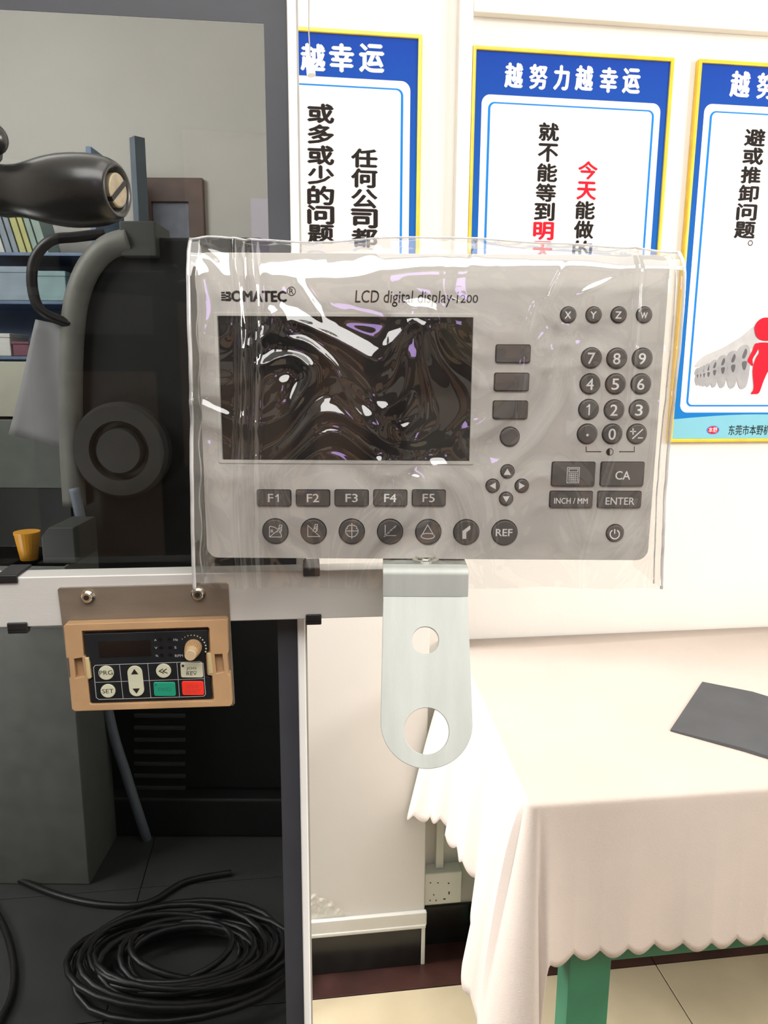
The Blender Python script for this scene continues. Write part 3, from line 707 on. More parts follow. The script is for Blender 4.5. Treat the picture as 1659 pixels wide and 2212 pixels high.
def film_y(u, v):
    """depth of the front sheet: crumples, two pressed welts, pull-back at the top"""
    px = lerp(413, 1466, u); x, z = u*8.5, v*6.0
    p = Vector((x, z, 3.1)); wp = Vector((noise.noise(p*0.6), noise.noise(p*0.6+Vector((9, 4, 2))), 0))*1.6
    ridged = 1-abs(noise.noise(p*1.05+wp))*2.2
    fine = 1-abs(noise.noise(p*2.0+wp*1.5+Vector((5, 5, 5))))*2
    on_scr = max(0, min(1, 1-abs(px-700)/420))*max(0, min(1, 1.25-abs(v-0.42)*2.2))
    amp = (0.0007+0.0012*max(0, 1-v/0.12) if v < 0.12 else 0.0007+0.0007*min(1, (v-0.12)/0.1))+0.0054*on_scr*min(1, max(0, (v-0.13)/0.12))
    d = -amp*(0.8*ridged+0.13*fine)
    wl = 508+8*math.sin(v*6)+14*v
    d -= 0.0035*bumpf(px, wl, 7)+0.0035*bumpf(px, wl+34+3*math.sin(v*11), 8)-0.0015*bumpf(px, wl+20, 8)
    wr = 1372 if v < 0.5 else lerp(1372, 1288, ((v-0.5)/0.42)) if v < 0.92 else 1288
    d -= 0.0028*bumpf(px, wr, 5)
    d -= 0.004*bumpf(px, 412, 18)+0.003*bumpf(px, 1466, 22)
    py_ = lerp(515, 1262, v)
    for (ax_, ay_, bx_, by_, hh_, ww_) in CREASES:
        if not (min(ay_, by_)-20 < py_ < max(ay_, by_)+20 and min(ax_, bx_)-20 < px < max(ax_, bx_)+20): continue
        ex, ey = bx_-ax_, by_-ay_; t = max(0, min(1, ((px-ax_)*ex+(py_-ay_)*ey)/(ex*ex+ey*ey)))
        dd_ = math.hypot(px-ax_-ex*t, py_-ay_-ey*t); d -= hh_*math.exp(-(dd_/ww_)**2)*math.sin(PI*min(1, max(0.08, t*0.92+0.04)))
    vt = 0.115+0.03*math.sin(u*5.0+0.5)
    if v < vt: d += 0.0125*((vt-v)/vt)**2
    return d
def sheet(yoff, flatk, nu, nv, v1=1.0):
    bm = B(); g = []
    for j in range(nv+1):
        row = []
        for i in range(nu+1):
            u, v = i/nu, j/nv*v1; y, lx, rx = edge_at(v); px = lerp(lx, rx, u)
            k = max(0, 1-v/0.25); py = lerp(y, top_y(u)+(y-515), k)
            if v > 0.97: py += 2*math.sin(u*23)
            q = D.p(px, py, 0); d = yoff+film_y(u, v)*flatk
            row.append(bm.verts.new((q.x, d, q.z)))
        g.append(row)
    for j in range(nv):
        for i in range(nu): bm.faces.new((g[j][i], g[j+1][i], g[j+1][i+1], g[j][i+1]))
    return bm, g
bm, g = sheet(yo, 1.0, 300, 200); rim = [[v.co.copy() for v in (r_[0], r_[-1])] for r_ in g]; toprow = [v.co.copy() for v in g[0]]
botrow = [v.co.copy() for v in g[-1]]
obj('front_sheet', bm, M_film, cov, smooth=True)
def strip(name, pts, yb, m, wob=0.0):
    bm = B(); rows = []
    for k, p in enumerate(pts):
        rows.append([bm.verts.new((p.x+wob*math.sin(t*3.1+k*0.05)*(t/3), lerp(p.y, yb, t/3), p.z+wob*0.7*math.sin(t*3+k*0.2))) for t in range(4)])
    for i in range(len(rows)-1):
        for t in range(3): bm.faces.new((rows[i][t], rows[i][t+1], rows[i+1][t+1], rows[i+1][t]))
    return obj(name, bm, m, cov, smooth=True)
strip('side_sheet', [r_[0] for r_ in rim], 0.048, M_film, 0.001)
strip('side_sheet', [r_[1] for r_ in rim], 0.048, M_film, 0.001)
strip('top_sheet', toprow, 0.048, M_film, 0.001)
def seam(pts, r=0.0007):
    bm = B(); tube(bm, pts, r, 6); return obj('welded_seam', bm, M_seam, cov, smooth=True)
seam([r_[0] for r_ in rim][::2], 0.0013); seam([r_[1] for r_ in rim][::2], 0.0011); seam(toprow[::3], 0.0007)
seam([Vector((r_[0].x+0.0045+0.0008*math.sin(i*0.2), r_[0].y+0.004, r_[0].z)) for i, r_ in enumerate(rim)][::3], 0.0005)
seam([Vector((r_[1].x-0.004, r_[1].y+0.004, r_[1].z)) for r_ in rim][::3], 0.0005)
seam([Vector((p.x, 0.048, p.z-0.006+0.002*math.sin(i*0.03))) for i, p in enumerate(toprow)][::4], 0.0005)

# ------------------------------------------------------------------ crank handle at the left
HY = 0.33
def hp(px, py): return atY(px, py, HY)
ax = hp(150, 412); R1 = (hp(165, 330)-hp(165, 490)).z/2
hd = thing('crank_handle', 'black tapered crank grip with slotted brass screw in its end, upper left', 'handle', loc=(ax.x, HY, ax.z))
prof = [(-80, 0.66), (-40, 0.64), (-25, 0.70), (-10, 0.73), (10, 0.71), (40, 0.74), (70, 0.83), (100, 0.92), (135, 0.985), (165, 1.0), (200, 0.985), (230, 0.93), (250, 0.85), (262, 0.76), (266, 0.71), (266.5, 0.66)]
pp = [(hp(a_, 412).x-ax.x, r_*R1) for a_, r_ in prof]
hd.rotation_euler = (0, math.radians(2), math.radians(-12))
bm = B(); lathe(bm, pp+[(pp[-1][0]-0.0015, R1*0.52), (pp[-1][0]-0.003, R1*0.50)], (0, 0, 0), 'x', 48)
obj('grip', bm, M_grip, hd, smooth=True)
bm = B(); xe_ = pp[-1][0]+0.0002
lathe(bm, [(xe_-0.004, R1*0.46), (xe_-0.0004, R1*0.46), (xe_, R1*0.42)], (0, 0, 0), 'x', 32); sc = obj('screw_head', bm, M_brass, hd)
bm = B(); box(bm, xe_-0.002, xe_+0.0003, -R1*0.47, R1*0.47, -R1*0.065, R1*0.065)
sl = obj('screw_slot', bm, M_hole, sc); sl.rotation_euler = (math.radians(40), 0, 0)
xa = pp[0][0]
bm = B(); tube(bm, [(xa-0.20, 0, 0), (xa+0.004, 0, 0)], R1*0.5, 20); obj('crank_arm', bm, M_rubber, hd, smooth=True)
bm = B(); box(bm, xa-0.26, xa-0.20, -0.03, 0.03, -ax.z, 0.03); po_h = obj('post', bm, M_dgrey, hd, bevel=0.003)
# ribbed ball knob beside it
bk = hp(-18, 300); rk = (hp(0, 262)-hp(0, 338)).z/2*0.95
kn = thing('ball_knob', 'small ribbed black knob at left frame edge above the crank grip', 'knob', loc=bk)
bm = B(); lathe(bm, [(-rk*0.9, rk*0.35)]+[(rk*math.sin(math.radians(t)), rk*math.cos(math.radians(t))*(1.0 if (t//6) % 2 else 0.985)) for t in range(-66, 73, 6)], (0, 0, 0), 'z', 40)
obj('ball', bm, M_grip, kn, smooth=True)
bm = B(); d = Vector((ax.x+xa-0.06, HY+0.03, ax.z+0.008))-bk; tube(bm, [(0, 0, -rk*0.7), (d.x*0.4, d.y*0.4, -rk*1.1), d], 0.005, 12); obj('stem', bm, M_rubber, kn, smooth=True)

# ------------------------------------------------------------------ posters
def poster(frame, tl, tr, blx, bly, header, cols, label, art=False, right_hidden=False):
    """corners in pixels on the wall; the board is a true rectangle"""
    y = -0.010; yy = y-0.0003
    a = frame.p(*tl, y); b = frame.p(*tr, y); c = frame.p(blx, bly, y)
    x0, x1, z1 = a.x, b.x, (a.z+b.z)/2; z0 = c.z; x0 = (a.x+c.x)/2
    O = Frame(frame.M @ Vector((x0, 0, z0)), frame.yaw)
    po = thing('poster', label, 'poster', O, group='framed motivational posters on the white wall')
    W_, H_ = x1-x0, z1-z0; fr = 0.0068
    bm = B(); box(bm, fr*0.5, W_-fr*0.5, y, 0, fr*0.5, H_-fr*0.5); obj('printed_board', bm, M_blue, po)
    bm = B()
    plate(bm, [(0, 0), (W_, 0), (W_, H_), (0, H_)], [[(fr, fr), (fr, H_-fr), (W_-fr, H_-fr), (W_-fr, fr)]], y-0.004, 0); obj('yellow_frame', bm, M_yellow, po, bevel=0.0012)
    pc = lambda px, py, q=yy: O.xz(px, py, q)
    return O, po, W_, H_, y
def dup_prints(O, po, W_, H_, y, inner_px, header, hdr_mat, cols):
    pass
YP = -0.010
def build_poster(frame, tl, tr, bl, label, inner, line, header, cols, lk=1.0):
    O, po, W_, H_, y = poster(frame, tl, tr, bl[0], bl[1], None, None, label)
    # inner white panel / line given as px offsets measured at the top corners
    zin = O.p(*inner[0], y).z; xinL = inner[1]; z0in = inner[2]
    def layer(nm, x0, z0, x1, z1, r, yy, m):
        bm = B(); flat(bm, rr(x0, z0, x1, z1, r, 8), yy); return obj(nm, bm, m, po)
    layer('white_band', xinL*lk, z0in, W_-xinL, zin, 0.016, y-0.0003, M_pband)
    li = line; layer('blue_line', (xinL+li)*lk, z0in+li, W_-xinL-li, zin-li, 0.012, y-0.0006, M_bluel)
    layer('white_field', (xinL+li+0.0045)*lk, z0in+li+0.0035, W_-xinL-li-0.0045, zin-li-0.0028, 0.009, y-0.0009, M_pwhite)
    bm = B()
    for ch, x, yv, wd, ht in header:
        bm.from_mesh(pxtext(O, ch, x-wd/2, yv-ht/2, x+wd/2, yv+ht/2, y-0.0004, bold=0.045))
    obj('title_lettering', bm, M_white, po)
    groups = {}; last = None; ci = 0
    for ch, x, yv, wd, ht, red in cols:
        if last is not None and (yv < last[1] or abs(x-last[0]) > 30): ci += 1
        last = (x, yv)
        t = groups.setdefault((ci, bool(red)), B())
        t.from_mesh(pxtext(O, ch, x-wd/2, yv-ht/2, x+wd/2, yv+ht/2, y-0.0012, bold=0.042))
    for (ci, red), t in groups.items(): obj('red_lettering' if red else 'black_lettering', t, M_tred if red else M_dark, po)
    return O, po, W_, H_, y
# measured gaps
hd1 = [('越', 676, 124, 49, 54), ('幸', 738, 125, 49, 56), ('运', 803, 126, 50, 56)]
# first poster: most of its left side is behind the tinted panel
x_off = Pl.p(912, 75, YP).x
pw = W.p(1456, 125, YP).x-W.p(1021, 100, YP).x
tl1 = None
c1 = [(ch, 693 if True else 0, yv, 54, 37, 0) for ch, yv in zip('或多或少的问题', (245, 290, 335, 378, 422, 464, 506))] + \
     [(ch, 787, yv, 54, 37, 0) for ch, yv in zip('任何公司都', (342, 385, 429, 472, 514))]
_a = Pl.M @ Vector((xp0+0.002, YP, Pl.p(912, 75, YP).z))
def topx(world):   # world point to pixel
    d = world-EYEP; z = d.dot(_F); return (CX+F_PX*d.dot(_R)/z, CY-F_PX*d.dot(_U)/z)
tlp = topx(_a)
HP = (W.p(1447, 955, YP).z-W.p(1510, 128, YP).z)*-1
def blpx(frame, tl):
    a_ = frame.p(tl[0], tl[1], YP); return topx(frame.M @ Vector((a_.x, YP, a_.z-HP)))
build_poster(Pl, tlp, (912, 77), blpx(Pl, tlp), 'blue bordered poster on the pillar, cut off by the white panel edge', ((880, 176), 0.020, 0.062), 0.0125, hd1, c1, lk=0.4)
hd2 = [(ch, x, yv, 38 if ch != '力' else 33, 50) for ch, x, yv in zip('越努力越幸运', (1110, 1163, 1213, 1262, 1315, 1364), (163, 166, 168, 169, 173, 175))]
c2 = [(ch, x, yv, 43, 36, ch in '明天') for ch, x, yv in zip('就不能等到明天', (1186, 1184, 1182, 1179, 1176, 1174, 1172), (285, 330, 373, 416, 457, 499, 541))] + \
     [(ch, x, yv, 42, 36, ch in '今天') for ch, x, yv in zip('今天能做的', (1270, 1267, 1264, 1261, 1258), (368, 412, 454, 496, 539))]
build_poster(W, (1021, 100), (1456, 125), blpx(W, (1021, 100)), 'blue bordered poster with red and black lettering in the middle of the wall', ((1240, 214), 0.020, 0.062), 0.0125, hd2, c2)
hd3 = [('越', 1599, 182, 44, 52), ('努', 1655, 186, 42, 52)]
c3 = [(ch, x, yv, wd, ht, 0) for ch, x, yv, wd, ht in zip('避或推卸问题', (1631, 1627, 1622, 1617, 1613, 1609), (297, 337, 378, 418, 458, 497), (46, 45, 44, 44, 44, 46), (34, 33, 33, 33, 33, 33))]
a3 = W.p(1509, 128, YP); tr3 = topx(W.M @ Vector((a3.x+pw, YP, a3.z)))
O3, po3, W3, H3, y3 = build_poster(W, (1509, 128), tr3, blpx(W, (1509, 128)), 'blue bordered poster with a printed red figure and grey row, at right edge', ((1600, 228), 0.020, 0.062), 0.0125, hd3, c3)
q = O3.xz(1621, 525, y3-0.0012); bm = B(); ring(bm, q[0], q[1], 0.0038, 0.0054, y3-0.0012, 20); obj('full_stop', bm, M_dark, po3)
# wave and maker's line
bm = B(); a = 0.007
pts = [(a, a), (W3-a, a), (W3-a, 0.045)]+[(lerp(W3-a, a, t/12), 0.048+0.010*math.sin(t/12*PI)) for t in range(13)]
flat(bm, pts, y3-0.0004); obj('aqua_wave', bm, M_aqua, po3)
bm = B(); c = O3.xz(1540, 929, y3-0.0006); n = 24
star = []
for k in range(2*n): a_ = PI*k/n; rk_ = 0.0155 if k % 2 else 0.0135; star.append((c[0]+rk_*math.cos(a_), c[1]+rk_*0.62*math.sin(a_)))
flat(bm, star, y3-0.0006); obj('emblem_edge', bm, M_bluel, po3)
bm = B(); flat(bm, circ(c[0], c[1], 0.0125, 32, 0.0078), y3-0.0008); eo = obj('emblem', bm, M_tred, po3)
bm = B(); bm.from_mesh(pxtext(O3, '本野', 1530, 923, 1550, 934, y3-0.001)); obj('emblem_lettering', bm, M_pband, po3)
bm = B(); bm.from_mesh(pxtext(O3, '东莞市本野机', 1573, 918, 1665, 940, y3-0.0008, bold=0.006)); obj('maker_lettering', bm, M_dark, po3)
# printed figures
yfig = y3-0.0012
def blob(bm, pts, y): flat(bm, [O3.xz(px, py, y) for px, py in pts], y)
def sp(pts, n=5): return [(p.x, p.y) for p in spline([Vector((a_, b_, 0)) for a_, b_ in pts], n, True)]
heads = B(); figs = B(); shade = B()
blob(heads, sp([(1500, 792), (1520, 770), (1560, 752), (1600, 728), (1632, 705), (1640, 740), (1600, 765), (1560, 776), (1520, 790)]), yfig)
for k, (x, s_) in enumerate(((1507, 0.42), (1514, 0.46), (1521, 0.50), (1530, 0.56), (1543, 0.66), (1561, 0.78), (1583, 0.90), (1607, 1.05))):
    by = 832+k*0.9; h = 88*s_; yf = yfig-0.0001*(k+1)
    blob(figs, sp([(x-9*s_, by), (x-16*s_, by-h*0.3), (x-12*s_, by-h*0.55), (x-17*s_, by-h*0.7), (x-8*s_, by-h*0.95), (x+8*s_, by-h), (x+14*s_, by-h*0.8), (x+12*s_, by-h*0.45), (x+7*s_, by-h*0.12), (x+1*s_, by)]), yf)
    blob(shade, sp([(x-4*s_, by-h*0.60), (x+6*s_, by-h*0.62), (x+3*s_, by-h*0.44), (x-2*s_, by-h*0.44)]), yf-0.00005)
    blob(shade, sp([(x+3*s_, by-h*0.92), (x+7*s_, by-h*0.85), (x+2*s_, by-h*0.70), (x-4*s_, by-h*0.72)]), yf-0.00005)
obj('printed_heads', heads, M_figl, po3); obj('printed_grey_row', figs, M_fig, po3); obj('printed_shading', shade, M_figd, po3)
bm = B(); yr = yfig-0.0012
blob(bm, sp([(1630, 708), (1637, 694), (1652, 686), (1675, 690), (1685, 710), (1672, 732), (1650, 736), (1635, 728)], 6), yr)
blob(bm, sp([(1636, 742), (1660, 740), (1690, 744), (1694, 790), (1676, 812), (1662, 800), (1650, 822), (1640, 848), (1630, 851), (1622, 850), (1628, 838), (1626, 800), (1632, 775), (1640, 760)], 5), yr)
blob(bm, sp([(1632, 742), (1641, 746), (1634, 762), (1626, 776), (1627, 790), (1620, 786), (1615, 778), (1624, 760)], 5), yr-0.0001)
obj('printed_red_figure', bm, M_tred, po3)

# ------------------------------------------------------------------ pull cord
pc = atY(671, 150, 0.95)
cord = thing('pull_cord', 'thin hanging pull cord with small cream toggle in front of the pillar poster', 'cord', loc=(pc.x, pc.y, pc.z))
tp = atY(667, -10, 0.95); dd = (tp-pc)
bm = B(); tube(bm, [(0, 0, 0.008), (dd.x*0.5-0.001, 0, dd.z*0.5), (dd.x, 0, dd.z), (dd.x*1.2, 0, 2.85-pc.z)], 0.0008, 6); obj('string', bm, mat('grey_string', (0.35, 0.34, 0.32), 0.8, var=0.1), cord)
bm = B(); tube(bm, [(-0.003, 0, 0.012), (-0.001, 0, 0.008), (0.001, -0.002, -0.007)], [0.0035, 0.0048, 0.0052], 14); obj('toggle', bm, M_trimw, cord, smooth=False)

# ------------------------------------------------------------------ socket box by the pillar
sx0 = W.p(917, 1920, -0.035).x; sz0 = W.p(950, 1954, -0.035).z; sz1 = W.p(950, 1886, -0.035).z
sk = thing('socket_box', 'white wall socket box low beside the pillar behind the hanging cloth', 'socket', Frame(W.M @ Vector((sx0, 0, sz0)), TW))
bm = B(); box(bm, 0, 0.086, -0.035, 0, 0, sz1-sz0); obj('box_body', bm, M_trimw, sk, bevel=0.003)
Sf = Frame(W.M @ Vector((sx0, 0, sz0)), TW)
for (px, py, w_, h_, a_) in ((930, 1907, 2, 1.5, 0), (946, 1907, 2, 1.5, 0), (937, 1933, 1.2, 2.6, 0.4), (929, 1945, 1.2, 2.6, 0.5), (942, 1945, 1.2, 2.6, -0.5), (960, 1942, 3, 2, 0), (970, 1929, 1.6, 4.5, 0), (969, 1908, 2, 2, 0)):
    c = Sf.xz(px, py, -0.0353); ca, sa = math.cos(a_), math.sin(a_); k = 0.00085
    bm = B(); flat(bm, [(c[0]+(ux*w_*ca-uz*h_*sa)*k, c[1]+(ux*w_*sa+uz*h_*ca)*k) for ux, uz in ((-1, -1), (1, -1), (1, 1), (-1, 1))], -0.0353)
    obj('pin_hole', bm, M_hole, sk)
bm = B(); box(bm, 0.028, 0.046, -0.02, 0, sz1-sz0, 0.62-sz0*0); obj('cable_duct', bm, M_trimw, sk, bevel=0.002)

# ------------------------------------------------------------------ table, cloth, dark sheet
ZT = 0.745
fl = atZ(1139, 1742, ZT); tx0 = (W.I @ fl).x; ty0 = (W.I @ fl).y
bl_ = atZ(976, 1378, ZT); txb = (W.I @ bl_).x
print('table front-left', fl, tx0, ty0, 'back-left x', txb)
TL = 1.35
Tf = Frame(W.M @ Vector((tx0, ty0, 0)), TW)       # origin: floor below front left corner; x right, y to wall
dep = -ty0-0.004
tb = thing('work_table', 'green painted steel table under the cream cloth against the wall', 'table', Tf)
bm = B(); box(bm, max(0.006, txb-tx0+0.006), TL, 0.006, dep, ZT-0.03, ZT-0.003); obj('tabletop', bm, M_greenp, tb, bevel=0.003)
lx0 = Tf.p(1228, 2120, 0.06); lx1 = Tf.p(1318, 2120, 0.06)
lw_ = lx1.x-lx0.x
for (x, y) in ((lx0.x, 0.06), (TL-0.12, 0.06), (lx0.x, dep-0.09), (TL-0.12, dep-0.09)):
    bm = B(); box(bm, x, x+lw_, y, y+0.045, 0, ZT-0.03); obj('leg', bm, M_greenp, tb, bevel=0.002)
za = Tf.p(1500, 2052, 0.07).z
bm = B(); box(bm, lx0.x, TL-0.05, 0.065, 0.09, za, ZT-0.03); obj('apron', bm, M_greenp, tb, bevel=0.002)

cl_ = thing('tablecloth', 'cream tablecloth with scalloped hem hanging over the green table', 'tablecloth', Tf)
# perimeter path: along the left side from the wall to the front corner, then along the front
def cloth():
    bm = B(); rc = 0.016; NS = 800; NV = 26; cols_ = []
    Lleft = dep-PIL_D-0.010; Lfront = TL; arcl = rc*PI/2; total = Lleft-rc+arcl+Lfront-rc
    skew = (txb-tx0)/dep
    for i in range(NS+1):
        s = total*i/NS
        if s < Lleft-rc: x, y = 0.0, Lleft-s; nx, ny = -1, 0; sc_ = s-(Lleft-rc)
        elif s < Lleft-rc+arcl:
            a = (s-(Lleft-rc))/rc; x, y = rc-rc*math.cos(a), rc-rc*math.sin(a); nx, ny = -math.cos(a), -math.sin(a); sc_ = 0
        else: x = rc+(s-(Lleft-rc+arcl)); y = 0.0; nx, ny = 0, -1; sc_ = x-rc
        x += skew*y if True else 0
        side = -1 if s < Lleft-rc else (0 if s < Lleft-rc+arcl else 1)
        if side <= 0: hang = 0.285+0.085*math.exp(-((abs(sc_)-Lleft)/0.13)**2)+0.085*math.exp(-(abs(sc_)/0.12)**2); flare = 0.030+0.060*math.exp(-((abs(sc_)-Lleft)/0.16)**2)+0.036*math.exp(-(abs(sc_)/0.10)**2)
        else:
            hang = 0.233+min(0.012, max(0, sc_)*0.03)+0.145*math.exp(-(sc_/0.007)**2)+0.006*math.exp(-((sc_-0.12)/0.1)**2); flare = 0.010+0.025*math.exp(-(sc_/0.03)**2)
        sc = 0.041; ph = (s % sc)/sc; scal = 0.014*(1-abs(math.sin(PI*ph)))**1.0
        hang -= scal
        wav = (0.012*math.sin(s*30+1.0)+0.006*math.sin(s*71)) if side <= 0 else 0.0035*math.sin(sc_*26+0.6)+0.002*math.sin(sc_*57)
        if side > 0: wav *= min(1, sc_/0.1+0.25)
        col = []; rr0 = 0.007
        # small rounding at the top edge then the hanging part
        for j in range(NV+1):
            if j < 5:
                a = math.radians(90*j/4); off = -rr0+rr0*math.sin(a); z = ZT-rr0+rr0*math.cos(a)
            else:
                t = (j-4)/(NV-4); off = flare*t**(0.65 if side < 0 else 1.1)+wav*t**1.3; z = ZT-rr0-(hang-rr0)*t
            col.append(bm.verts.new((x+nx*off, y+ny*off, z+0.0012)))
        cols_.append(col)
    for i in range(NS):
        for j in range(NV): bm.faces.new((cols_[i][j], cols_[i][j+1], cols_[i+1][j+1], cols_[i+1][j]))
    # top surface
    topv = [c[0] for c in cols_]
    bvR = bm.verts.new((TL, dep, ZT+0.0012)); bvL = bm.verts.new((skew*dep+0.007, dep, ZT+0.0012))
    f = bm.faces.new(topv+[bvR, bvL]); 
    bmesh.ops.recalc_face_normals(bm, faces=bm.faces[:])
    return bm
o = obj('cloth_sheet', cloth(), M_cloth, cl_, smooth=True, solid=0.0008)
# dark folded sheet lying on the cloth
zz = ZT+0.0022
qs = [atZ(1448, 1579, zz), atZ(1517, 1475, zz), atZ(1625, 1500, zz), atZ(1800, 1550, zz), atZ(1790, 1680, zz), atZ(1610, 1624, zz)]
base = qs[0]
bm = B(); top = [bm.verts.new((p.x-base.x, p.y-base.y, 0.0025+(0.003 if i in (2, 5) else 0))) for i, p in enumerate(qs)]; bot = [bm.verts.new((p.x-base.x, p.y-base.y, 0.0)) for p in qs]
for a_, b_, c_, d_ in ((0, 1, 2, 5), (2, 3, 4, 5)): bm.faces.new([top[k] for k in (a_, b_, c_, d_)]); bm.faces.new([bot[k] for k in (d_, c_, b_, a_)])
for i in range(6): bm.faces.new((top[i], bot[i], bot[(i+1) % 6], top[(i+1) % 6]))
bmesh.ops.recalc_face_normals(bm, faces=bm.faces[:])
o = obj('grey_sheet', bm, M_pouch, loc=(base.x, base.y, zz)); prop(o, 'flat dark grey folded sheet lying on the cream tablecloth', 'sheet')

# ------------------------------------------------------------------ things seen through the tinted panel
YM = 1.95
mc = Frame((atY(400, 1400, YM).x, YM, 0))
mach = thing('dark_machine', 'large black machine with rounded grey rim seen through the smoked panel', 'machine', mc)
def mq(pts, y=0): return [mc.xz(px, py, y) for px, py in pts]
fz = 0.0
outl = [(158, 1220), (152, 1000), (150, 800), (156, 690), (170, 620), (196, 565), (232, 528), (280, 512), (560, 512), (600, 530)]
body = mq(outl)+[(mc.p(640, 600).x, 1.6), (mc.p(640, 600).x, 0.12), (mc.p(200, 1500).x, 0.12), (mc.p(200, 1500).x, mc.p(200, 1250).z)]
body = mq(outl)+[(mc.p(600, 600).x, 0.12), (mc.p(196, 1500).x, 0.12)]
bm = B(); prism(bm, body, 0.0, 0.35); obj('machine_body', bm, M_black, mach, bevel=0.01)
bm = B(); tube(bm, [(p.x, -0.012, p.z) for p in spline([Vector((a_, 0, b_)) for a_, b_ in mq([(165, 1090), (158, 950), (157, 800), (163, 690), (176, 625), (201, 572), (238, 536), (285, 521)])], 6)], [0.030]*43, 14); obj('rounded_rim', bm, M_rim, mach, smooth=True)
bm = B(); tube(bm, [mc.p(296, 298), mc.p(306, 490)], 0.019, 4); obj('post', bm, mat('blue_grey_paint', (0.10, 0.13, 0.16), 0.5, var=0.1), mach)
a_ = mc.p(268, 530); b_ = mc.p(342, 482); bm = B(); box(bm, a_.x, b_.x, -0.03, 0.1, a_.z-0.03, b_.z); obj('post_base', bm, M_dgrey, mach, bevel=0.004)
c = mc.p(255, 975, -0.05); bm = B(); R = 0.125
lathe(bm, [(0, R), (-0.03, R), (-0.045, R*0.93), (-0.045, R*0.62), (-0.02, R*0.58), (-0.02, R*0.5), (-0.05, R*0.45), (-0.05, R*0.02)], (c.x, 0, c.z), 'y', 40); obj('ring_dial', bm, mat('ring_enamel', (0.032, 0.034, 0.032), 0.5, var=0.1), mach, smooth=False)
bm = B(); box(bm, mc.p(196, 1500).x-0.04, mc.p(600, 600).x, -0.05, 0.36, 0, 0.12); obj('plinth', bm, M_black, mach, bevel=0.01)
bm = B(); tube(bm, spline([mc.p(152, 700, -0.03), mc.p(90, 672, -0.05), mc.p(70, 620, -0.05), mc.p(75, 560, -0.05), mc.p(110, 520, -0.05), mc.p(165, 512, -0.03), mc.p(225, 505, 0)], 8), 0.013, 10); obj('black_hose', bm, M_rubber, mach, smooth=True)
bm = B(); tube(bm, spline([mc.p(160, 1055, -0.06), mc.p(180, 1150, -0.06), mc.p(195, 1260, -0.07), mc.p(235, 1540, -0.07), mc.p(275, 1680, -0.07), mc.p(310, 1790, -0.07), mc.p(325, 1840, -0.03)], 8), 0.014, 8); obj('blue_grey_conduit', bm, mat('blue_grey_conduit', (0.22, 0.25, 0.30), 0.5, var=0.05), mach, smooth=True)
for k in range(7):
    a_ = mc.p(290, 1545+k*26, -0.004); b_ = mc.p(400, 1545+k*26, -0.004); bm = B(); box(bm, a_.x, b_.x, -0.008, 0.001, a_.z-0.006, a_.z+0.004); obj('vent_slat', bm, M_dgrey, mach, bevel=0.001)
# paper hanging at its left side
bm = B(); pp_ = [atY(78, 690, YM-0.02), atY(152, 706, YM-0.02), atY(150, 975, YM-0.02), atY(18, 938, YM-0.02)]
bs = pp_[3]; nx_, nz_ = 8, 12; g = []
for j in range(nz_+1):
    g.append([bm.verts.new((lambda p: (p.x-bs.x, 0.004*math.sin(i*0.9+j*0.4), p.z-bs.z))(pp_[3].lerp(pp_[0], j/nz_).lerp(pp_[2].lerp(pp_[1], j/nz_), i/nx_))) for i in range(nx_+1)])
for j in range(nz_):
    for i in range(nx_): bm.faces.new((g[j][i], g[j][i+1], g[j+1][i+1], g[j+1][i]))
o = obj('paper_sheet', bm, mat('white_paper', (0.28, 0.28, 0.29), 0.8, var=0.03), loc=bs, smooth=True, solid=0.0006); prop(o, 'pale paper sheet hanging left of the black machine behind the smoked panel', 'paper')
# shelf unit with books
YS = 2.75
sf = Frame((atY(-60, 700, YS).x, YS, 0)); xw = sf.p(410, 700).x
sh = thing('storage_shelf', 'blue shelf unit holding leaning books behind the smoked panel', 'shelf', sf)
M_blu = mat('blue_shelf', (0.13, 0.20, 0.32), 0.5, var=0.15)
zs = [sf.p(100, y).z for y in (545, 650, 770, 905)]
for z in zs: bm = B(); box(bm, -0.5, 0.45, 0, 0.3, z-0.012, z); obj('shelf_board', bm, M_blu, sh, bevel=0.002)
for x in (-0.5, 0.45): bm = B(); box(bm, x, x+0.02, 0, 0.3, 0, zs[0]+0.35); obj('side_panel', bm, M_blu, sh, bevel=0.002)
bm = B(); box(bm, -0.5, 0.47, 0.29, 0.3, 0, zs[0]+0.02); obj('back_panel', bm, mat('pale_blue_back', (0.20, 0.27, 0.38), 0.6, var=0.2, vscale=7), sh)
bk0 = sf.M @ Vector((-0.15, 0.05, zs[0]+0.0)); x = bk0.x
cols = [(0.5, 0.5, 0.45), (0.25, 0.3, 0.35), (0.45, 0.42, 0.5), (0.5, 0.5, 0.2), (0.3, 0.4, 0.35), (0.6, 0.6, 0.58)]
cm = [mat('book_cover', c_, 0.6, var=0.1) for c_ in cols]
cn = ['off-white', 'slate', 'lilac grey', 'olive yellow', 'sage green', 'white']
ordn = 'first second third fourth fifth sixth seventh eighth ninth tenth eleventh twelfth thirteenth fourteenth fifteenth sixteenth'.split()
for k in range(16):
    t = rnd.uniform(0.016, 0.030); h = rnd.uniform(0.15, 0.19); ci = 3 if k in (12, 13) else rnd.choice((0, 1, 2, 4, 5))
    bk_ = thing('book', '%s thin book, %s from the left in the leaning row behind the panel' % (cn[ci], ordn[k]), 'book', loc=(x, bk0.y, bk0.z), group='leaning books on the shelf behind the panel')
    bk_.rotation_euler = (0, math.radians(-14), 0)
    bm = B(); box(bm, 0, t, 0, 0.12, 0.0, h); obj('cover', bm, cm[ci], bk_, bevel=0.001)
    bm = B(); box(bm, 0.002, t-0.002, 0.003, 0.121, h-0.001, h+0.0008); obj('pages', bm, M_white, bk_)
    x += t+0.006
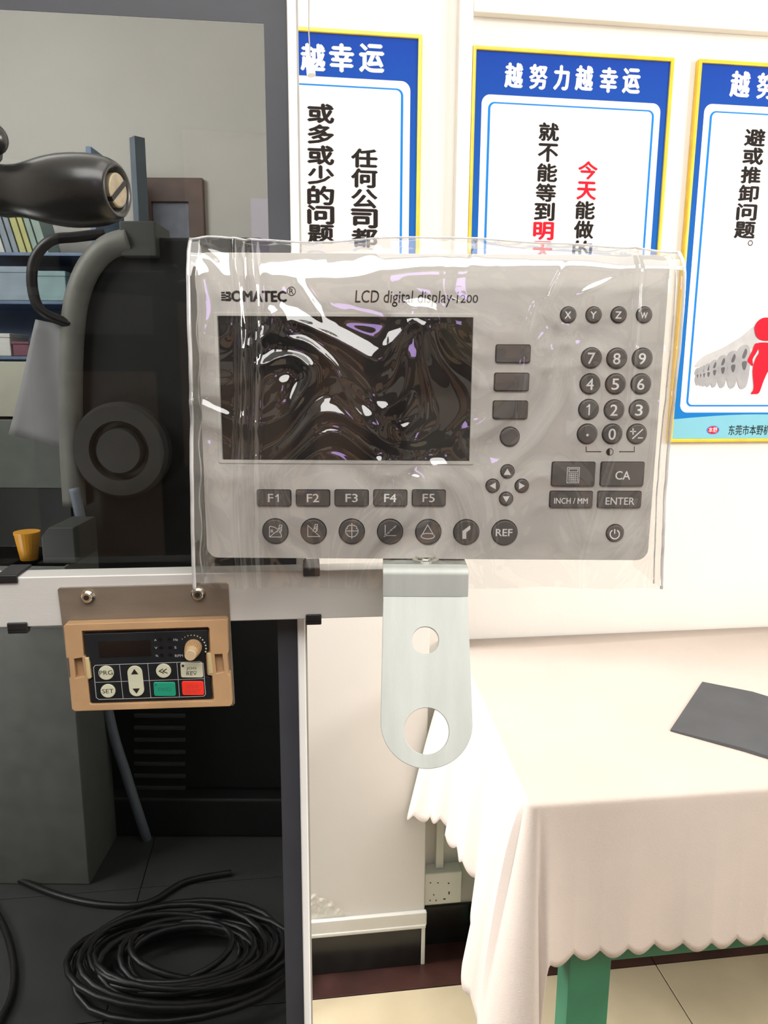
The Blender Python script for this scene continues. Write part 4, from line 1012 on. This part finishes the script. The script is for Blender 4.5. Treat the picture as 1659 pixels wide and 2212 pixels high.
def crate(name, label, cat, px0, py0, px1, z, Y, depth, m, dz=None, lid=None):
    a = atY(px0, py0, Y); b = atY(px1, py0, Y); o = thing(name, label, cat, loc=(a.x, Y, z))
    h_ = dz if dz else a.z-z; bm = B(); box(bm, 0, b.x-a.x, 0, depth, 0, h_); obj('body', bm, m, o, bevel=0.004)
    bm = B(); box(bm, -0.002, b.x-a.x+0.002, -0.003, depth, h_*0.82, h_*1.0); obj('lid', bm, lid or m, o, bevel=0.002)
    return o
crate('folder_box', 'blue grey folder box on the second shelf behind the smoked panel', 'box', -30, 575, 60, zs[1], YS, 0.2, mat('blue_grey_card', (0.30, 0.38, 0.45), 0.6, var=0.1))
crate('folder_box', 'pale aqua box beside the blue grey folder box on the same shelf', 'box', 65, 585, 140, zs[1], YS, 0.2, mat('aqua_card', (0.26, 0.40, 0.42), 0.6, var=0.1))
crate('carton', 'small white carton on the third shelf at the left frame edge', 'box', -10, 720, 20, zs[2], YS, 0.15, mat('white_card', (0.75, 0.75, 0.72), 0.6, var=0.05))
crate('carton', 'small maroon carton beside the white carton on the third shelf', 'box', 26, 738, 62, zs[2], YS, 0.15, mat('maroon_card', (0.22, 0.08, 0.12), 0.6, var=0.05))
crate('cream_cabinet', 'cream low cabinet under the blue shelf seen through the smoked panel', 'cabinet', -160, 780, 60, 0.0, YS-0.28, 0.25, mat('cream_enamel', (0.55, 0.55, 0.45), 0.5, var=0.05))
# grey apparatus, cup
gt = atY(150, 960, 2.2)
crate('grey_cabinet', 'dark grey apparatus cabinet left of the black machine behind the panel', 'cabinet', -220, 905, 140, 0.0, 2.25, 0.15, mat('grey_green_enamel', (0.014, 0.018, 0.017), 0.5, var=0.1), lid=mat('grey_green_lid', (0.15, 0.165, 0.15), 0.5, var=0.1))
st_z = atY(60, 1222, 1.75).z
crate('side_stand', 'low pale stand carrying the orange cup behind the smoked panel', 'stand', -180, 1222, 140, 0.0, 1.70, 0.2, mat('grey_stand', (0.16, 0.165, 0.15), 0.5, var=0.1))
cz_ = atY(62, 1222, 1.70).z
cp = atY(63, 1205, 1.76)
cup = thing('orange_cup', 'orange cup standing on the low stand behind the smoked panel', 'cup', loc=(cp.x, 1.76, cz_))
hh = atY(63, 1150, 1.76).z-cz_
bm = B(); lathe(bm, [(0, 0.020), (hh, 0.030), (hh, 0.027), (0.006, 0.018)], (0, 0, 0), 'z', 24); obj('cup_body', bm, mat('orange_plastic', (0.95, 0.42, 0.02), 0.4, var=0.05), cup)
bm = B(); lathe(bm, [(hh-0.004, 0.0305), (hh+0.002, 0.0305)], (0, 0, 0), 'z', 24); obj('rim', bm, mat('orange_rim', (0.95, 0.42, 0.02), 0.4, var=0.05), cup)
bx = atY(88, 1160, 1.72)
gb = thing('grey_box', 'dark grey box with sloped lid beside the orange cup', 'box', loc=(bx.x, 1.72, cz_)); bw_ = atY(160, 1160, 1.72).x-bx.x; bh = bx.z-cz_
bm = B(); prism(bm, [(0, 0), (bw_, 0), (bw_, bh*1.35), (bw_*0.25, bh*1.35), (0, bh)], 0, 0.14); obj('box_body', bm, M_dgrey, gb, bevel=0.003)
# framed picture on the far wall
YFW = 3.15
a = atY(300, 560, YFW); b = atY(441, 388, YFW)
pf = thing('picture_frame', 'brown framed picture on the far wall behind the smoked panel', 'picture', loc=(a.x, YFW, a.z))
bm = B(); w_, h_ = b.x-a.x, b.z-a.z; plate(bm, [(0, 0), (w_, 0), (w_, h_), (0, h_)], [[(0.07, 0.07), (0.07, h_-0.09), (w_-0.06, h_-0.09), (w_-0.06, 0.07)]], -0.03, 0); obj('frame', bm, mat('brown_wood', (0.12, 0.07, 0.055), 0.5, var=0.2), pf, bevel=0.003)
bm = B(); box(bm, 0.05, w_-0.04, -0.012, 0, 0.05, h_-0.05); obj('picture', bm, mat('blue_grey_picture', (0.20, 0.21, 0.26), 0.5, var=0.2), pf)
# cable coil and stray cables on the floor
rc_ = random.Random(3); cc = atZ(395, 2075, 0.02)
coil = thing('cable_coil', 'loose heap of black cable loops on the tiled floor behind the smoked panel', 'cable', loc=(cc.x, cc.y, 0))
pts = []
for k in range(0, 14*24):
    t = k/24*2*PI; lap = k/24; R = 0.09+0.0065*lap+0.02*math.sin(lap*2.3); 
    pts.append(Vector((R*1.35*math.cos(t)+0.02*math.sin(lap*1.7), R*0.80*math.sin(t)+0.02*math.cos(lap*2.9), 0.008+0.045*abs(math.sin(lap*1.9+t*0.3)))))
bm = B(); tube(bm, pts, 0.0075, 7); obj('cable_loops', bm, M_rubber, coil, smooth=True)
c1_ = [atZ(*p, 0.008) for p in ((-60, 1850), (30, 1895), (130, 1935), (230, 1955), (320, 1950), (400, 1905), (500, 1885))]
bm = B(); tube(bm, spline(c1_, 8), 0.008, 8); o = obj('floor_cable', bm, M_rubber, smooth=True); prop(o, 'black cable crossing the tiled floor towards the coil behind the panel', 'cable')
c2_ = [atZ(*p, 0.008) for p in ((-60, 1900), (0, 1985), (28, 2070), (25, 2150), (-20, 2240))]
bm = B(); tube(bm, spline(c2_, 8), 0.008, 8); o = obj('floor_cable', bm, M_rubber, smooth=True); prop(o, 'black cable curving along the floor at the lower left frame edge', 'cable')
